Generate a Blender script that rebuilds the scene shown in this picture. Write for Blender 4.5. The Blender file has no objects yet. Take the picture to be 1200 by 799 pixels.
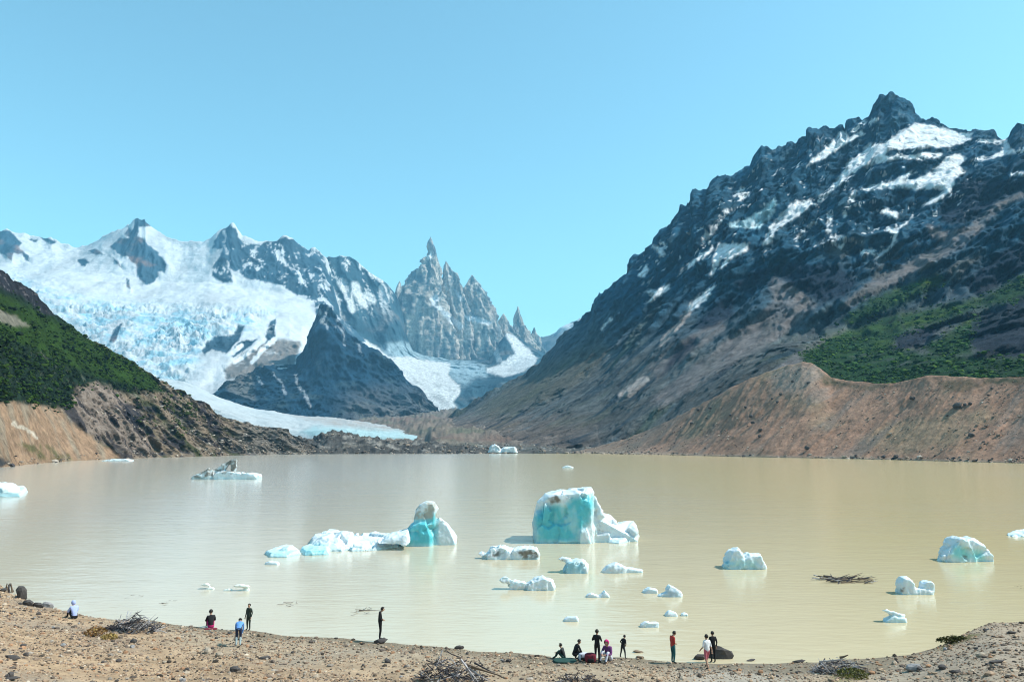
import bpy, bmesh, math, random
import numpy as np
from mathutils import Vector, Matrix, Quaternion

S = bpy.context.scene
COL = S.collection
R = math.radians
random.seed(7)
RNG = np.random.default_rng(7)

# ------------------------------------------------------------------ camera
F, HOR, H, CX, CY = 900.0, 520.0, 11.5, 600.0, 399.5      # photo pixels (1200 x 799) and metres
PITCH = math.atan((HOR - CY) / F)
cam_data = bpy.data.cameras.new("camera")
cam_data.sensor_fit = 'HORIZONTAL'
cam_data.sensor_width = 36.0
cam_data.lens = 36.0 * F / 1200.0
cam_data.clip_start, cam_data.clip_end = 0.2, 40000.0
cam = bpy.data.objects.new("camera", cam_data)
COL.objects.link(cam)
cam.location = (0, 0, H)
cam.rotation_euler = (math.pi / 2 + PITCH, 0, 0)
S.camera = cam

# ------------------------------------------------------------------ sun and sky
SUN_EL, SUN_AZ = R(49), R(90)          # azimuth clockwise from the view direction (+Y)
sv = Vector((math.cos(SUN_EL) * math.sin(SUN_AZ), math.cos(SUN_EL) * math.cos(SUN_AZ), math.sin(SUN_EL)))
sun_data = bpy.data.lights.new("sun", 'SUN')
sun_data.energy, sun_data.angle, sun_data.color = 4.2, R(0.53), (1.0, 0.955, 0.88)
sun = bpy.data.objects.new("sun", sun_data)
sun.rotation_euler = sv.to_track_quat('Z', 'Y').to_euler()
sun.location = (0, 0, 100)
COL.objects.link(sun)

world = bpy.data.worlds.new("World")
S.world = world
world.use_nodes = True
wn, wl = world.node_tree.nodes, world.node_tree.links
wn.clear()
sky = wn.new('ShaderNodeTexSky')
sky.sky_type = 'NISHITA'
sky.sun_disc = False
sky.sun_elevation, sky.sun_rotation = SUN_EL, SUN_AZ
sky.altitude, sky.air_density, sky.dust_density, sky.ozone_density = 600, 1.0, 0.5, 0.6
tint = wn.new('ShaderNodeMix'); tint.data_type = 'RGBA'; tint.blend_type = 'MULTIPLY'
tint.inputs[0].default_value = 1.0
tint.inputs[7].default_value = (.95, 1.36, 1.12, 1)
bg = wn.new('ShaderNodeBackground'); bg.inputs['Strength'].default_value = 0.15
wo = wn.new('ShaderNodeOutputWorld')
wl.new(sky.outputs[0], tint.inputs[6]); wl.new(tint.outputs[2], bg.inputs[0]); wl.new(bg.outputs[0], wo.inputs[0])

S.view_settings.view_transform = 'Standard'
S.view_settings.look = 'None'
S.view_settings.exposure = 0.62
S.view_settings.gamma = 1.0
S.view_settings.use_curve_mapping = False
S.render.engine = 'CYCLES'
S.cycles.use_denoising = True
S.cycles.denoiser = 'OPENIMAGEDENOISE'
S.cycles.use_adaptive_sampling = False
S.cycles.sample_clamp_indirect = 4.0
S.cycles.max_bounces = 6
S.cycles.pixel_filter_type = 'BLACKMAN_HARRIS'
S.cycles.filter_width = 1.05
S.cycles.volume_bounces = 0

# ------------------------------------------------------------------ helpers
cp, sp_ = math.cos(PITCH), math.sin(PITCH)
def P(px, py, Y):
    """the point at forward distance Y seen at photo pixel (px, py); arrays allowed; returns (...,3)"""
    px, py, Y = np.broadcast_arrays(np.asarray(px, float), np.asarray(py, float), np.asarray(Y, float))
    a, b = (px - CX) / F, -(py - CY) / F
    dy, dz = cp - b * sp_, sp_ + b * cp
    k = Y / dy
    return np.stack([a * k, dy * k, H + dz * k], -1)
def proj(p):
    x, y, z = p[..., 0], p[..., 1], p[..., 2] - H
    d = y * cp + z * sp_
    b = -y * sp_ + z * cp
    return CX + F * x / d, CY - F * b / d
def water_Y(py, z=0.0):
    b = -(np.asarray(py, float) - CY) / F
    dy, dz = cp - b * sp_, sp_ + b * cp
    return (z - H) / dz * dy
def ip(x, pts):
    a = np.array(pts, float); return np.interp(x, a[:, 0], a[:, 1])

_perm = np.random.default_rng(3).permutation(256).astype(np.int64); _perm = np.concatenate([_perm, _perm, _perm])
_g = np.random.default_rng(4).normal(size=(256, 3)); _g /= np.linalg.norm(_g, axis=1)[:, None]
def perlin(p):
    p = np.asarray(p, float); sh = p.shape[:-1]; p = p.reshape(-1, 3)
    i = np.floor(p).astype(np.int64); f = p - i; i &= 255
    u = f * f * f * (f * (f * 6 - 15) + 10)
    out = 0
    for dx in (0, 1):
        wx = u[:, 0] if dx else 1 - u[:, 0]
        for dy in (0, 1):
            wy = u[:, 1] if dy else 1 - u[:, 1]
            for dz in (0, 1):
                wz = u[:, 2] if dz else 1 - u[:, 2]
                h = _perm[_perm[_perm[i[:, 0] + dx] + i[:, 1] + dy] + i[:, 2] + dz]
                g = _g[h]
                out = out + wx * wy * wz * (g[:, 0] * (f[:, 0] - dx) + g[:, 1] * (f[:, 1] - dy) + g[:, 2] * (f[:, 2] - dz))
    return (out * 1.6).reshape(sh)
def fbm(p, o=5, gain=.5):
    s, a, n = 0, 1, 0
    for k in range(o):
        s = s + a * perlin(p * 2.03 ** k + 17.3 * k); n += a; a *= gain
    return s / n
def ridged(p, o=5, gain=.5):
    s, a, n, w = 0, 1, 0, 1
    for k in range(o):
        r = 1 - np.abs(perlin(p * 2.03 ** k + 31.7 * k)) * 1.3
        r = np.clip(r, 0, 1) ** 2
        s = s + a * r * w; n += a; a *= gain; w = np.clip(r * 1.5, .2, 1)
    return s / n          # about 0..1, mean .5
def stretch(p, axis, k):
    a = np.array(axis, float); a /= np.linalg.norm(a)
    return p - np.outer((p.reshape(-1, 3) @ a) * (1 - 1 / k), a).reshape(p.shape)
def sstep(a, b, x):
    t = np.clip((x - a) / (b - a), 0, 1); return t * t * (3 - 2 * t)
def _segd(x, y, A, B):
    ax, ay = A; bx, by = B; dx, dy = bx - ax, by - ay
    t = np.clip(((x - ax) * dx + (y - ay) * dy) / (dx * dx + dy * dy + 1e-9), 0, 1)
    return np.hypot(x - ax - t * dx, y - ay - t * dy)
def poly(x, y, pts, soft=2.0):
    """1 inside the outline, 0 outside, soft edge"""
    out = np.zeros(x.shape); a = np.array(pts, float); m = soft * 3
    sel = (x > a[:, 0].min() - m) & (x < a[:, 0].max() + m) & (y > a[:, 1].min() - m) & (y < a[:, 1].max() + m)
    if not sel.any(): return out
    xs, ys = x[sel], y[sel]; ins = np.zeros(xs.shape, bool); d = np.full(xs.shape, 1e9)
    for k in range(len(a)):
        A, B = a[k], a[(k + 1) % len(a)]
        d = np.minimum(d, _segd(xs, ys, A, B))
        c = ((A[1] > ys) != (B[1] > ys))
        with np.errstate(divide='ignore', invalid='ignore'):
            c &= xs < (B[0] - A[0]) * (ys - A[1]) / (B[1] - A[1] + 1e-12) + A[0]
        ins ^= c
    sd = np.where(ins, d, -d)
    out[sel] = sstep(-soft, soft, sd)
    return out
def line(x, y, pts, w=2.0):
    d = np.full(x.shape, 1e9)
    for A, B in zip(pts[:-1], pts[1:]): d = np.minimum(d, _segd(x, y, A, B))
    return 1 - sstep(w * .5, w * 1.1, d)
def over(x, y, polys, soft=2.0):
    m = np.zeros(x.shape)
    for p in polys: m = np.maximum(m, poly(x, y, p, soft))
    return m
def mixc(c, col, m):
    return c * (1 - m[..., None]) + np.asarray(col, float) * m[..., None]

# ------------------------------------------------------------------ materials
def new_mat(name):
    m = bpy.data.materials.new(name); m.use_nodes = True
    n = m.node_tree.nodes; b = n['Principled BSDF']
    return m, n, m.node_tree.links, b
def noise_node(n, l, scale, detail=6, rough=.6, coord='Object'):
    tc = n.new('ShaderNodeTexCoord'); t = n.new('ShaderNodeTexNoise')
    t.inputs['Scale'].default_value = scale; t.inputs['Detail'].default_value = detail; t.inputs['Roughness'].default_value = rough
    l.new(tc.outputs[coord], t.inputs['Vector']); return t
def attr_mat(name, scale, vary=.35, bump=.5, dist=1.0, rough=.95, spec=.1, scale2=None, sss=0):
    """colour from the mesh's own albedo attribute, with fine procedural grain and relief"""
    m, n, l, b = new_mat(name)
    at = n.new('ShaderNodeAttribute'); at.attribute_name = 'albedo'
    t = noise_node(n, l, scale, 9, .74)
    mr = n.new('ShaderNodeMapRange'); mr.inputs['From Min'].default_value = .25; mr.inputs['From Max'].default_value = .75
    mr.inputs['To Min'].default_value = 1 - vary; mr.inputs['To Max'].default_value = 1 + vary
    l.new(t.outputs[0], mr.inputs[0])
    mx = n.new('ShaderNodeMix'); mx.data_type = 'RGBA'; mx.blend_type = 'MULTIPLY'; mx.inputs[0].default_value = 1
    l.new(at.outputs['Color'], mx.inputs[6]); l.new(mr.outputs[0], mx.inputs[7]); l.new(mx.outputs[2], b.inputs['Base Color'])
    bp = n.new('ShaderNodeBump'); bp.inputs['Strength'].default_value = bump; bp.inputs['Distance'].default_value = dist
    l.new((noise_node(n, l, scale2, 8, .6) if scale2 else t).outputs[0], bp.inputs['Height']); l.new(bp.outputs[0], b.inputs['Normal'])
    b.inputs['Roughness'].default_value = rough; b.inputs['Specular IOR Level'].default_value = spec
    if sss:
        b.inputs['Subsurface Weight'].default_value = sss
        b.inputs['Subsurface Radius'].default_value = (.25, .8, 1.0); b.inputs['Subsurface Scale'].default_value = .8
    return m
def flat_mat(name, c, rough=.8, vary=.3, scale=8.0, spec=.3):
    m, n, l, b = new_mat(name)
    t = noise_node(n, l, scale, 4, .6)
    mx = n.new('ShaderNodeMix'); mx.data_type = 'RGBA'
    mx.inputs[6].default_value = (*[v * (1 - vary) for v in c], 1); mx.inputs[7].default_value = (*[min(1, v * (1 + vary)) for v in c], 1)
    l.new(t.outputs[0], mx.inputs[0]); l.new(mx.outputs[2], b.inputs['Base Color'])
    b.inputs['Roughness'].default_value = rough; b.inputs['Specular IOR Level'].default_value = spec
    return m

# ------------------------------------------------------------------ object helpers
def tag(o, label=None, cat=None, group=None, kind=None):
    if label: o['label'] = label
    if cat: o['category'] = cat
    if group: o['group'] = group
    if kind: o['kind'] = kind
    return o
def mesh_np(name, v, faces, mat=None, albedo=None, smooth=True):
    me = bpy.data.meshes.new(name)
    v = np.asarray(v, np.float32).reshape(-1, 3); faces = np.asarray(faces, np.int32)
    k = faces.shape[1]
    me.vertices.add(len(v)); me.vertices.foreach_set('co', v.ravel())
    me.loops.add(faces.size); me.loops.foreach_set('vertex_index', faces.ravel())
    me.polygons.add(len(faces)); me.polygons.foreach_set('loop_start', np.arange(0, faces.size, k, dtype=np.int32))
    me.polygons.foreach_set('use_smooth', np.full(len(faces), smooth))
    me.update(calc_edges=True); me.validate()
    if albedo is not None: set_albedo(me, albedo)
    if mat: me.materials.append(mat)
    return me
def set_albedo(me, a):
    at = me.attributes.new('albedo', 'FLOAT_COLOR', 'POINT')
    c = np.ones((len(me.vertices), 4), np.float32); c[:, :3] = np.clip(a.reshape(-1, 3), 0, 1)
    at.data.foreach_set('color', c.ravel())
def link(name, me, parent=None, loc=None):
    o = bpy.data.objects.new(name, me); COL.objects.link(o)
    if parent: o.parent = parent
    if loc is not None: o.location = loc
    return o
def grid_faces(nr, nc):
    i = np.arange((nr - 1) * (nc - 1)); r, c = i // (nc - 1), i % (nc - 1)
    a = r * nc + c
    return np.stack([a, a + 1, a + nc + 1, a + nc], 1)

# ------------------------------------------------------------------ terrain lofts
def cols(x0, a, b, x1, step, coarse):
    out = []
    if x0 < a: out.append(np.arange(x0, a, coarse))
    out.append(np.arange(a, b, step))
    if x1 > b: out.append(np.arange(b, x1 + .1, coarse))
    return np.concatenate(out)
LOFT = {}
def jag(pts, amp, seed, step=1.5):
    """a crest outline broken into small notches"""
    a = np.array(pts, float); x = np.arange(a[0, 0], a[-1, 0], step); y = np.interp(x, a[:, 0], a[:, 1])
    q = np.stack([x / 9, x * 0 + seed, x * 0], -1)
    return np.stack([x, y + amp * (.9 * fbm(q, 4, .65) + .8 * (ridged(q * .5 + 9, 3) - .5))], -1)
def loft(name, xs, curves, rows, paint, disp, mat, label, cat, back=.35, nback=6, kind='structure', skirt=-3.5, push=None):
    """surface through 3-D curves given bottom to top, a slope behind the crest and a foot that goes down to the ground.
    curves: (outline points, depth points or function of x and y)"""
    C = []
    for yp, dp in curves:
        y = ip(xs, yp)
        d = dp(xs, y) if callable(dp) else ip(xs, dp)
        C.append(P(xs, y, d))
    G = []
    for k in range(len(C) - 1):
        for t in np.arange(rows[k]) / rows[k]:
            G.append(C[k] * (1 - t) + C[k + 1] * t)
    G.append(C[-1])
    G = np.array(G); nfront = len(G)
    B = []
    for t in np.linspace(0, 1, nback + 1)[1:]:
        q = C[-1].copy()
        dirx = q[:, :2] / np.linalg.norm(q[:, :2], axis=1)[:, None]
        hgt = np.maximum(q[:, 2], 20)
        q[:, :2] += dirx * (hgt * t * (1 / back if back > 0 else 1))[:, None]
        q[:, 2] = q[:, 2] * (1 - t) + skirt * t
        B.append(q)
    foot = C[0].copy(); foot[:, 2] = skirt
    G = np.concatenate([foot[None], G, np.array(B)]) if B else np.concatenate([foot[None], G])
    px, py = proj(G)
    du = np.gradient(G, axis=1); dv = np.gradient(G, axis=0)
    N = np.cross(du, dv); N /= np.linalg.norm(N, axis=2)[..., None] + 1e-9
    for _ in range(4):
        N = (N + np.concatenate([N[:1], N[:-1]]) + np.concatenate([N[1:], N[-1:]])); N = N + np.concatenate([N[:, :1], N[:, :-1]], 1) + np.concatenate([N[:, 1:], N[:, -1:]], 1)
        N /= np.linalg.norm(N, axis=2)[..., None] + 1e-9
    global CUR_N; CUR_N = N
    N = N * np.array((1, 1, .42)); N /= np.linalg.norm(N, axis=2)[..., None] + 1e-9
    if push is not None: N = .22 * N + np.array(push) / np.linalg.norm(push)
    N /= np.linalg.norm(N, axis=2)[..., None] + 1e-9
    V = disp(G, N, px, py)
    global CUR_G; CUR_G = G
    V[0] = np.minimum(V[0], np.array([1e9, 1e9, skirt])); 
    du = np.gradient(V, axis=1); dv = np.gradient(V, axis=0)
    N2 = np.cross(du, dv); N2 /= np.linalg.norm(N2, axis=2)[..., None] + 1e-9
    alb = paint(V, N2, *proj(V))
    LOFT[name] = (V, N2, *proj(V))
    me = mesh_np(name, V, grid_faces(*G.shape[:2]), mat, alb)
    o = link(name, me)
    return tag(o, label, cat, None, kind)

MAT_ROCK = attr_mat('mountain_rock', .045, .75, 1.0, 14.0)
MAT_NEAR = attr_mat('slope_rock', .16, .7, 1.0, 3.0)
MAT_SNOW = attr_mat('glacier_ice', .025, .16, .9, 12.0, rough=.7)
MAT_MORAINE = attr_mat('moraine_scree', .28, .5, 1.0, 1.3)
MAT_BEACH = attr_mat('beach_gravel', 3.0, .35, 1.0, .06)
MAT_PEBBLE = attr_mat('pebble_stone', 6.0, .2, .3, .02, rough=.85)
MAT_ICE = attr_mat('iceberg_ice', 1.2, .06, .5, .12, rough=.45, spec=.5, sss=.15)

# ---- the far granite towers ------------------------------------------------------------------
GRANITE = np.array((.42, .385, .34))
SNOW = np.array((.62, .65, .67))
def wob(px, py, a=2.0, s=.12, seed=0):
    q = np.stack([px * s, py * s, np.full(px.shape, seed * 7.1)], -1)
    return px + a * fbm(q, 3), py + a * fbm(q + 55.5, 3)
LEDGES = [[(509, 357), (516, 359), (530, 371), (544, 382), (540, 387), (533, 382), (514, 364)],
          [(543, 370), (556, 371), (577, 377), (574, 381), (560, 378), (546, 375)],
          [(503, 350), (511, 345), (517, 351), (508, 358)],
          [(532, 339), (536, 341), (543, 351), (541, 354), (536, 348)],
          [(500, 300), (505, 296), (506, 302), (502, 306)]]
def tower(label, left, right, Y, seed, thick=.85):
    ys = np.arange(min(left[0][1], right[0][1]), max(left[-1][1], right[-1][1]) + .1, 1.1)
    L = np.interp(ys, [p[1] for p in left], [p[0] for p in left]); Rr = np.interp(ys, [p[1] for p in right], [p[0] for p in right])
    n = 96
    th = np.linspace(0, 2 * np.pi, n, endpoint=False)
    cxp, hw = (L + Rr) / 2, np.maximum((Rr - L) / 2, .5)
    c0 = P(cxp, ys, Y); m = Y / F
    G = np.zeros((len(ys), n, 3))
    ex = np.sign(np.cos(th)) * np.abs(np.cos(th)) ** .8; ey = np.sign(np.sin(th)) * np.abs(np.sin(th)) ** .8
    G[..., 0] = c0[:, 0:1] + hw[:, None] * m * ex
    G[..., 1] = c0[:, 1:2] + np.minimum(hw, 40)[:, None] * m * thick * ey
    G[..., 2] = c0[:, 2:3]
    q = G / 90.0; q[..., 2] *= .16; q += seed * 13.7
    rib = ridged(q, 5, .55) - .5
    cr = fbm(G / 160.0 + seed * 3.1, 5, .55)
    out = np.stack([ex, ey], -1)[None] * np.ones((len(ys), 1, 1))
    amp = np.minimum(hw * m * .55, 75)[:, None]
    G[..., :2] += out * (rib * amp * 1.25 + cr * amp * .5)[..., None]
    G[..., 2] += cr * 18
    px, py = proj(G); wx, wy = wob(px, py, 2.5, .2, seed)
    streak = fbm(np.stack([G[..., 0] / 45, G[..., 1] / 45, G[..., 2] / 500], -1) + seed, 4)
    a = GRANITE * (1 + .9 * streak)[..., None]; a = mixc(a, (.045, .105, .13), sstep(.0, .22, fbm(np.stack([G[..., 0] / 60, G[..., 1] / 60, G[..., 2] / 700], -1) + seed + 50, 4)) * .8)  # dark teal mix puts the towers' shadows into the albedo
    a = mixc(a, (.12, .15, .17), sstep(.1, .45, fbm(G / 220 + 9, 4)))
    a = mixc(a, (.30, .26, .24), sstep(.15, .5, fbm(G / 300 + 31, 3)) * .6)
    front = (ey < .3)[None] * np.ones((len(ys), 1))
    a = mixc(a, SNOW, over(wx, wy, LEDGES, 1.2) * front)
    i = np.arange((len(ys) - 1) * n); r, c = i // n, i % n; c2 = (c + 1) % n
    f = np.stack([r * n + c, (r + 1) * n + c, (r + 1) * n + c2, r * n + c2], 1)
    V = G.reshape(-1, 3)
    V = np.concatenate([V, V[:n].mean(0, keepdims=True) + np.array([[0, 0, 12]])]); a = np.concatenate([a.reshape(-1, 3), a[0, :1]])
    me = bpy.data.meshes.new('granite_tower')
    me.from_pydata(V.tolist(), [], f.tolist() + [[j, (j + 1) % n, len(V) - 1] for j in range(n)])
    me.polygons.foreach_set('use_smooth', np.full(len(me.polygons), True))
    set_albedo(me, a); me.materials.append(MAT_ROCK)
    return tag(link('granite_tower', me), label, 'mountain', 'granite towers of the far range', 'structure')
tower('tallest needle-shaped grey granite tower, centre of the far range',
      [(504, 278), (501, 284), (500, 290), (502, 296), (500, 300), (493, 306), (496, 310), (489, 315), (484, 319), (479, 326), (475, 335), (468, 343), (461, 353), (457, 366), (453, 386), (448, 410), (444, 432)],
      [(505, 278), (508, 284), (510, 292), (512, 300), (514, 310), (516, 325), (517, 336), (520, 345), (526, 360), (531, 380), (536, 400), (541, 432)], 8500, 1)
tower('second granite tower, pointed, just right of the tallest needle',
      [(522, 306), (520, 312), (519, 322), (517, 332), (515, 345), (513, 365), (510, 400), (506, 434)],
      [(523, 306), (527, 312), (532, 317), (536, 322), (541, 332), (544, 339), (548, 355), (555, 380), (560, 405), (566, 434)], 8650, 2)
tower('broad rounded granite tower right of the two needles',
      [(552, 323), (549, 330), (545, 339), (542, 348), (539, 362), (536, 385), (531, 436)],
      [(554, 323), (560, 331), (566, 338), (571, 348), (576, 356), (580, 363), (582, 372), (586, 385), (592, 405), (600, 436)], 8750, 3)
tower('low blunt granite spire on the shoulder right of the broad tower',
      [(589, 368), (586, 374), (581, 386), (577, 405), (570, 438)], [(591, 368), (596, 377), (602, 386), (611, 400), (622, 438)], 8850, 4)
tower('thin granite spire standing apart at the right end of the towers',
      [(606, 360), (604, 367), (602, 380), (599, 395), (590, 440)], [(608, 360), (611, 369), (614, 381), (620, 388), (628, 404), (640, 440)], 8950, 5)
tower('tiny last granite spire beside the dark right-hand ridge',
      [(625, 385), (622, 391), (618, 405), (610, 440)], [(627, 385), (630, 392), (635, 402), (648, 440)], 9050, 6)
tower('small dark granite spire leaning on the left of the tallest needle',
      [(468, 330), (464, 338), (460, 349), (455, 368), (447, 400), (440, 425)], [(469, 330), (471, 338), (475, 349), (482, 375), (490, 425)], 8350, 7)

# distant ridge
def d_far(G, N, px, py):
    return G + N * ((ridged(G / 500, 5) - .5) * 120)[..., None]
def p_far(V, N, px, py):
    a = np.ones(V.shape) * np.array((.12, .14, .15)); a = mixc(a, SNOW, sstep(.05, .3, fbm(V / 300, 4)) * sstep(395, 382, py))
    return a
loft('distant_ridge', np.arange(560, 760, 1.6), [([(560, 440), (760, 440)], [(560, 10500), (760, 10500)]),
     ([(560, 415), (600, 405), (628, 394), (640, 391), (650, 387), (660, 380), (668, 376), (690, 368), (760, 340)], [(560, 11300), (760, 11300)])],
     [40], p_far, d_far, MAT_ROCK, 'hazy blue ridge far up the valley behind the thin spires', 'mountain')

# ---- basin and hanging glacier under the towers
BAS_SNOW = [[(392, 372), (402, 380), (412, 390), (428, 398), (444, 408), (454, 417), (480, 418), (504, 424), (528, 426), (526, 440), (540, 452), (538, 464), (530, 472), (536, 477), (508, 484), (496, 468), (480, 450), (460, 438), (440, 424), (418, 404), (392, 384)],
            [(590, 384), (600, 392), (611, 402), (620, 410), (631, 420), (626, 428), (612, 436), (598, 441), (590, 442), (570, 436), (572, 432), (586, 426), (596, 420), (603, 414), (599, 404), (592, 394)],
            [(570, 383), (574, 384), (588, 424), (582, 424)]]
BAS_LINES = [([(421, 300), (432, 318), (448, 330)], 3), ([(400, 330), (408, 345), (412, 362)], 6), ([(415, 335), (424, 350), (428, 356)], 7), ([(430, 345), (437, 352)], 5), ([(448, 338), (452, 352)], 6), ([(388, 340), (394, 352), (396, 366)], 5)]
def d_basin(G, N, px, py):
    sn = over(px, py, BAS_SNOW, 5)
    q = stretch(G, (.35, -.6, -.7), 4) / 330
    r = ridged(q, 6, .55) - .5
    return G + N * (r * 170 * (1 - .85 * sn) + fbm(G / 90, 4) * (20 + 14 * sn))[..., None]
def p_basin(V, N, px, py):
    wx, wy = wob(px, py, 3, .15, 2)
    n1 = fbm(V / 260 + 3, 5)
    a = np.ones(V.shape) * np.array((.028, .065, .085)); a = a * (1 + .8 * n1)[..., None]
    a = mixc(a, (.16, .15, .14), sstep(.12, .5, fbm(V / 350 + 40, 4)) * .7)
    a = mixc(a, (.42, .55, .60), over(wx, wy, [[(448, 404), (470, 400), (500, 408), (545, 422), (570, 428), (570, 442), (545, 440), (526, 436), (500, 424), (470, 420), (450, 416)]], 4) * (.55 + .4 * fbm(V / 60, 3)))
    a = mixc(a, (.28, .38, .42), over(wx, wy, [[(526, 428), (556, 424), (566, 436), (552, 446), (545, 455), (530, 442)]], 4) * .8)
    sn = over(wx, wy, BAS_SNOW, 1.6)
    for l_, w in BAS_LINES: sn = np.maximum(sn, line(wx, wy, l_, w))
    up = sstep(385, 350, py) * sstep(478, 445, px)
    sn = np.maximum(sn, up * sstep(-.02, .14, fbm(stretch(V, (.3, -.5, -.8), 2.5) / 110 + 5, 5, .6) + (N[..., 2] - .72) * .5))
    dirty = sstep(-.1, .5, fbm(stretch(V, (.4, -.8, -.4), 4) / 80, 4))
    s_col = SNOW[None, None] * (.92 - .34 * dirty * sstep(418, 440, py))[..., None] * np.array((1, .98, .94))
    return a * (1 - sn[..., None]) + s_col * sn[..., None]
loft('mountain_basin', np.arange(360, 680, 1.25),
     [([(360, 500), (500, 500), (680, 470)], [(360, 5600), (500, 5600), (680, 6200)]),
      ([(360, 470), (420, 450), (500, 458), (560, 456), (620, 440), (680, 430)], [(360, 6100), (680, 6600)]),
      ([(360, 380), (420, 398), (470, 418), (497, 424), (530, 430), (574, 430), (600, 428), (630, 420), (680, 432)], [(360, 7300), (680, 7700)]),
      ([(360, 303), (376, 300), (384, 303), (392, 302), (400, 300), (410, 301), (420, 308), (432, 319), (445, 327), (455, 334), (462, 342), (470, 362), (476, 392), (484, 410), (497, 416), (530, 422), (574, 421), (585, 402), (594, 390), (604, 394), (640, 414), (680, 430)], [(360, 7900), (470, 8150), (680, 8600)])],
     [24, 40, 80], p_basin, d_basin, MAT_ROCK, 'blue rock basin with a hanging white glacier below the granite towers', 'mountain', push=(.05, -.97, -.18))

# ---- snow massif and icefall
M_ROCK = [[(-60, 262), (0, 270), (10, 270), (16, 276), (25, 285), (22, 290), (34, 300), (35, 307), (30, 305), (26, 297), (16, 297), (14, 306), (7, 301), (0, 296), (-60, 300)],
          [(46, 278), (54, 278), (66, 284), (59, 287)], [(34, 280), (45, 281), (44, 284), (36, 282)],
          [(91, 304), (99, 303), (104, 307), (100, 313), (94, 311)], [(103, 294), (113, 292), (122, 299), (112, 298)], [(129, 299), (139, 307), (145, 316), (137, 309)],
          [(160, 248), (170, 252), (175, 260), (186, 269), (175, 265), (163, 266), (161, 277), (168, 279), (175, 289), (185, 296), (195, 310), (194, 320), (186, 318), (185, 325), (180, 331), (170, 334), (161, 323), (159, 311), (150, 301), (140, 299), (129, 289), (141, 278), (152, 280), (146, 274), (150, 268), (156, 269), (157, 259)],
          [(147, 325), (151, 329), (153, 339), (149, 336)], [(144, 378), (135, 383), (128, 401), (134, 401), (141, 386)],
          [(268, 262), (276, 268), (279, 277), (288, 287), (305, 286), (318, 281), (334, 278), (345, 281), (359, 292), (369, 291), (380, 300), (384, 320), (396, 318), (430, 400), (400, 410), (372, 390), (368, 352), (360, 351), (347, 346), (331, 335), (316, 331), (298, 329), (286, 325), (278, 317), (270, 318), (273, 330), (262, 331), (248, 323), (250, 310), (258, 300), (260, 291), (248, 292), (251, 282), (259, 270)],
          [(236, 410), (250, 394), (274, 392), (278, 382), (286, 382), (280, 398), (266, 414), (248, 409), (240, 415)],
          [(270, 416), (280, 400), (301, 398), (292, 407), (274, 419)], [(312, 390), (316, 378), (323, 373), (322, 394), (310, 404)]]
M_BROWN = [[(262, 434), (284, 415), (308, 403), (328, 397), (352, 400), (352, 418), (344, 428), (320, 428), (292, 440), (266, 446)]]
M_STREAK = [([(283, 405), (270, 416)], 3), ([(310, 398), (292, 414), (276, 424)], 3), ([(322, 397), (306, 412), (296, 424)], 3.5), ([(357, 385), (358, 405), (350, 420)], 5), ([(300, 405), (284, 420)], 2)]
ICEFALL = [[(-80, 318), (20, 326), (60, 340), (110, 352), (200, 360), (250, 362), (320, 366), (300, 384), (262, 392), (240, 404), (232, 425), (214, 452), (170, 440), (100, 395), (50, 352), (-80, 340)]]

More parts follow.
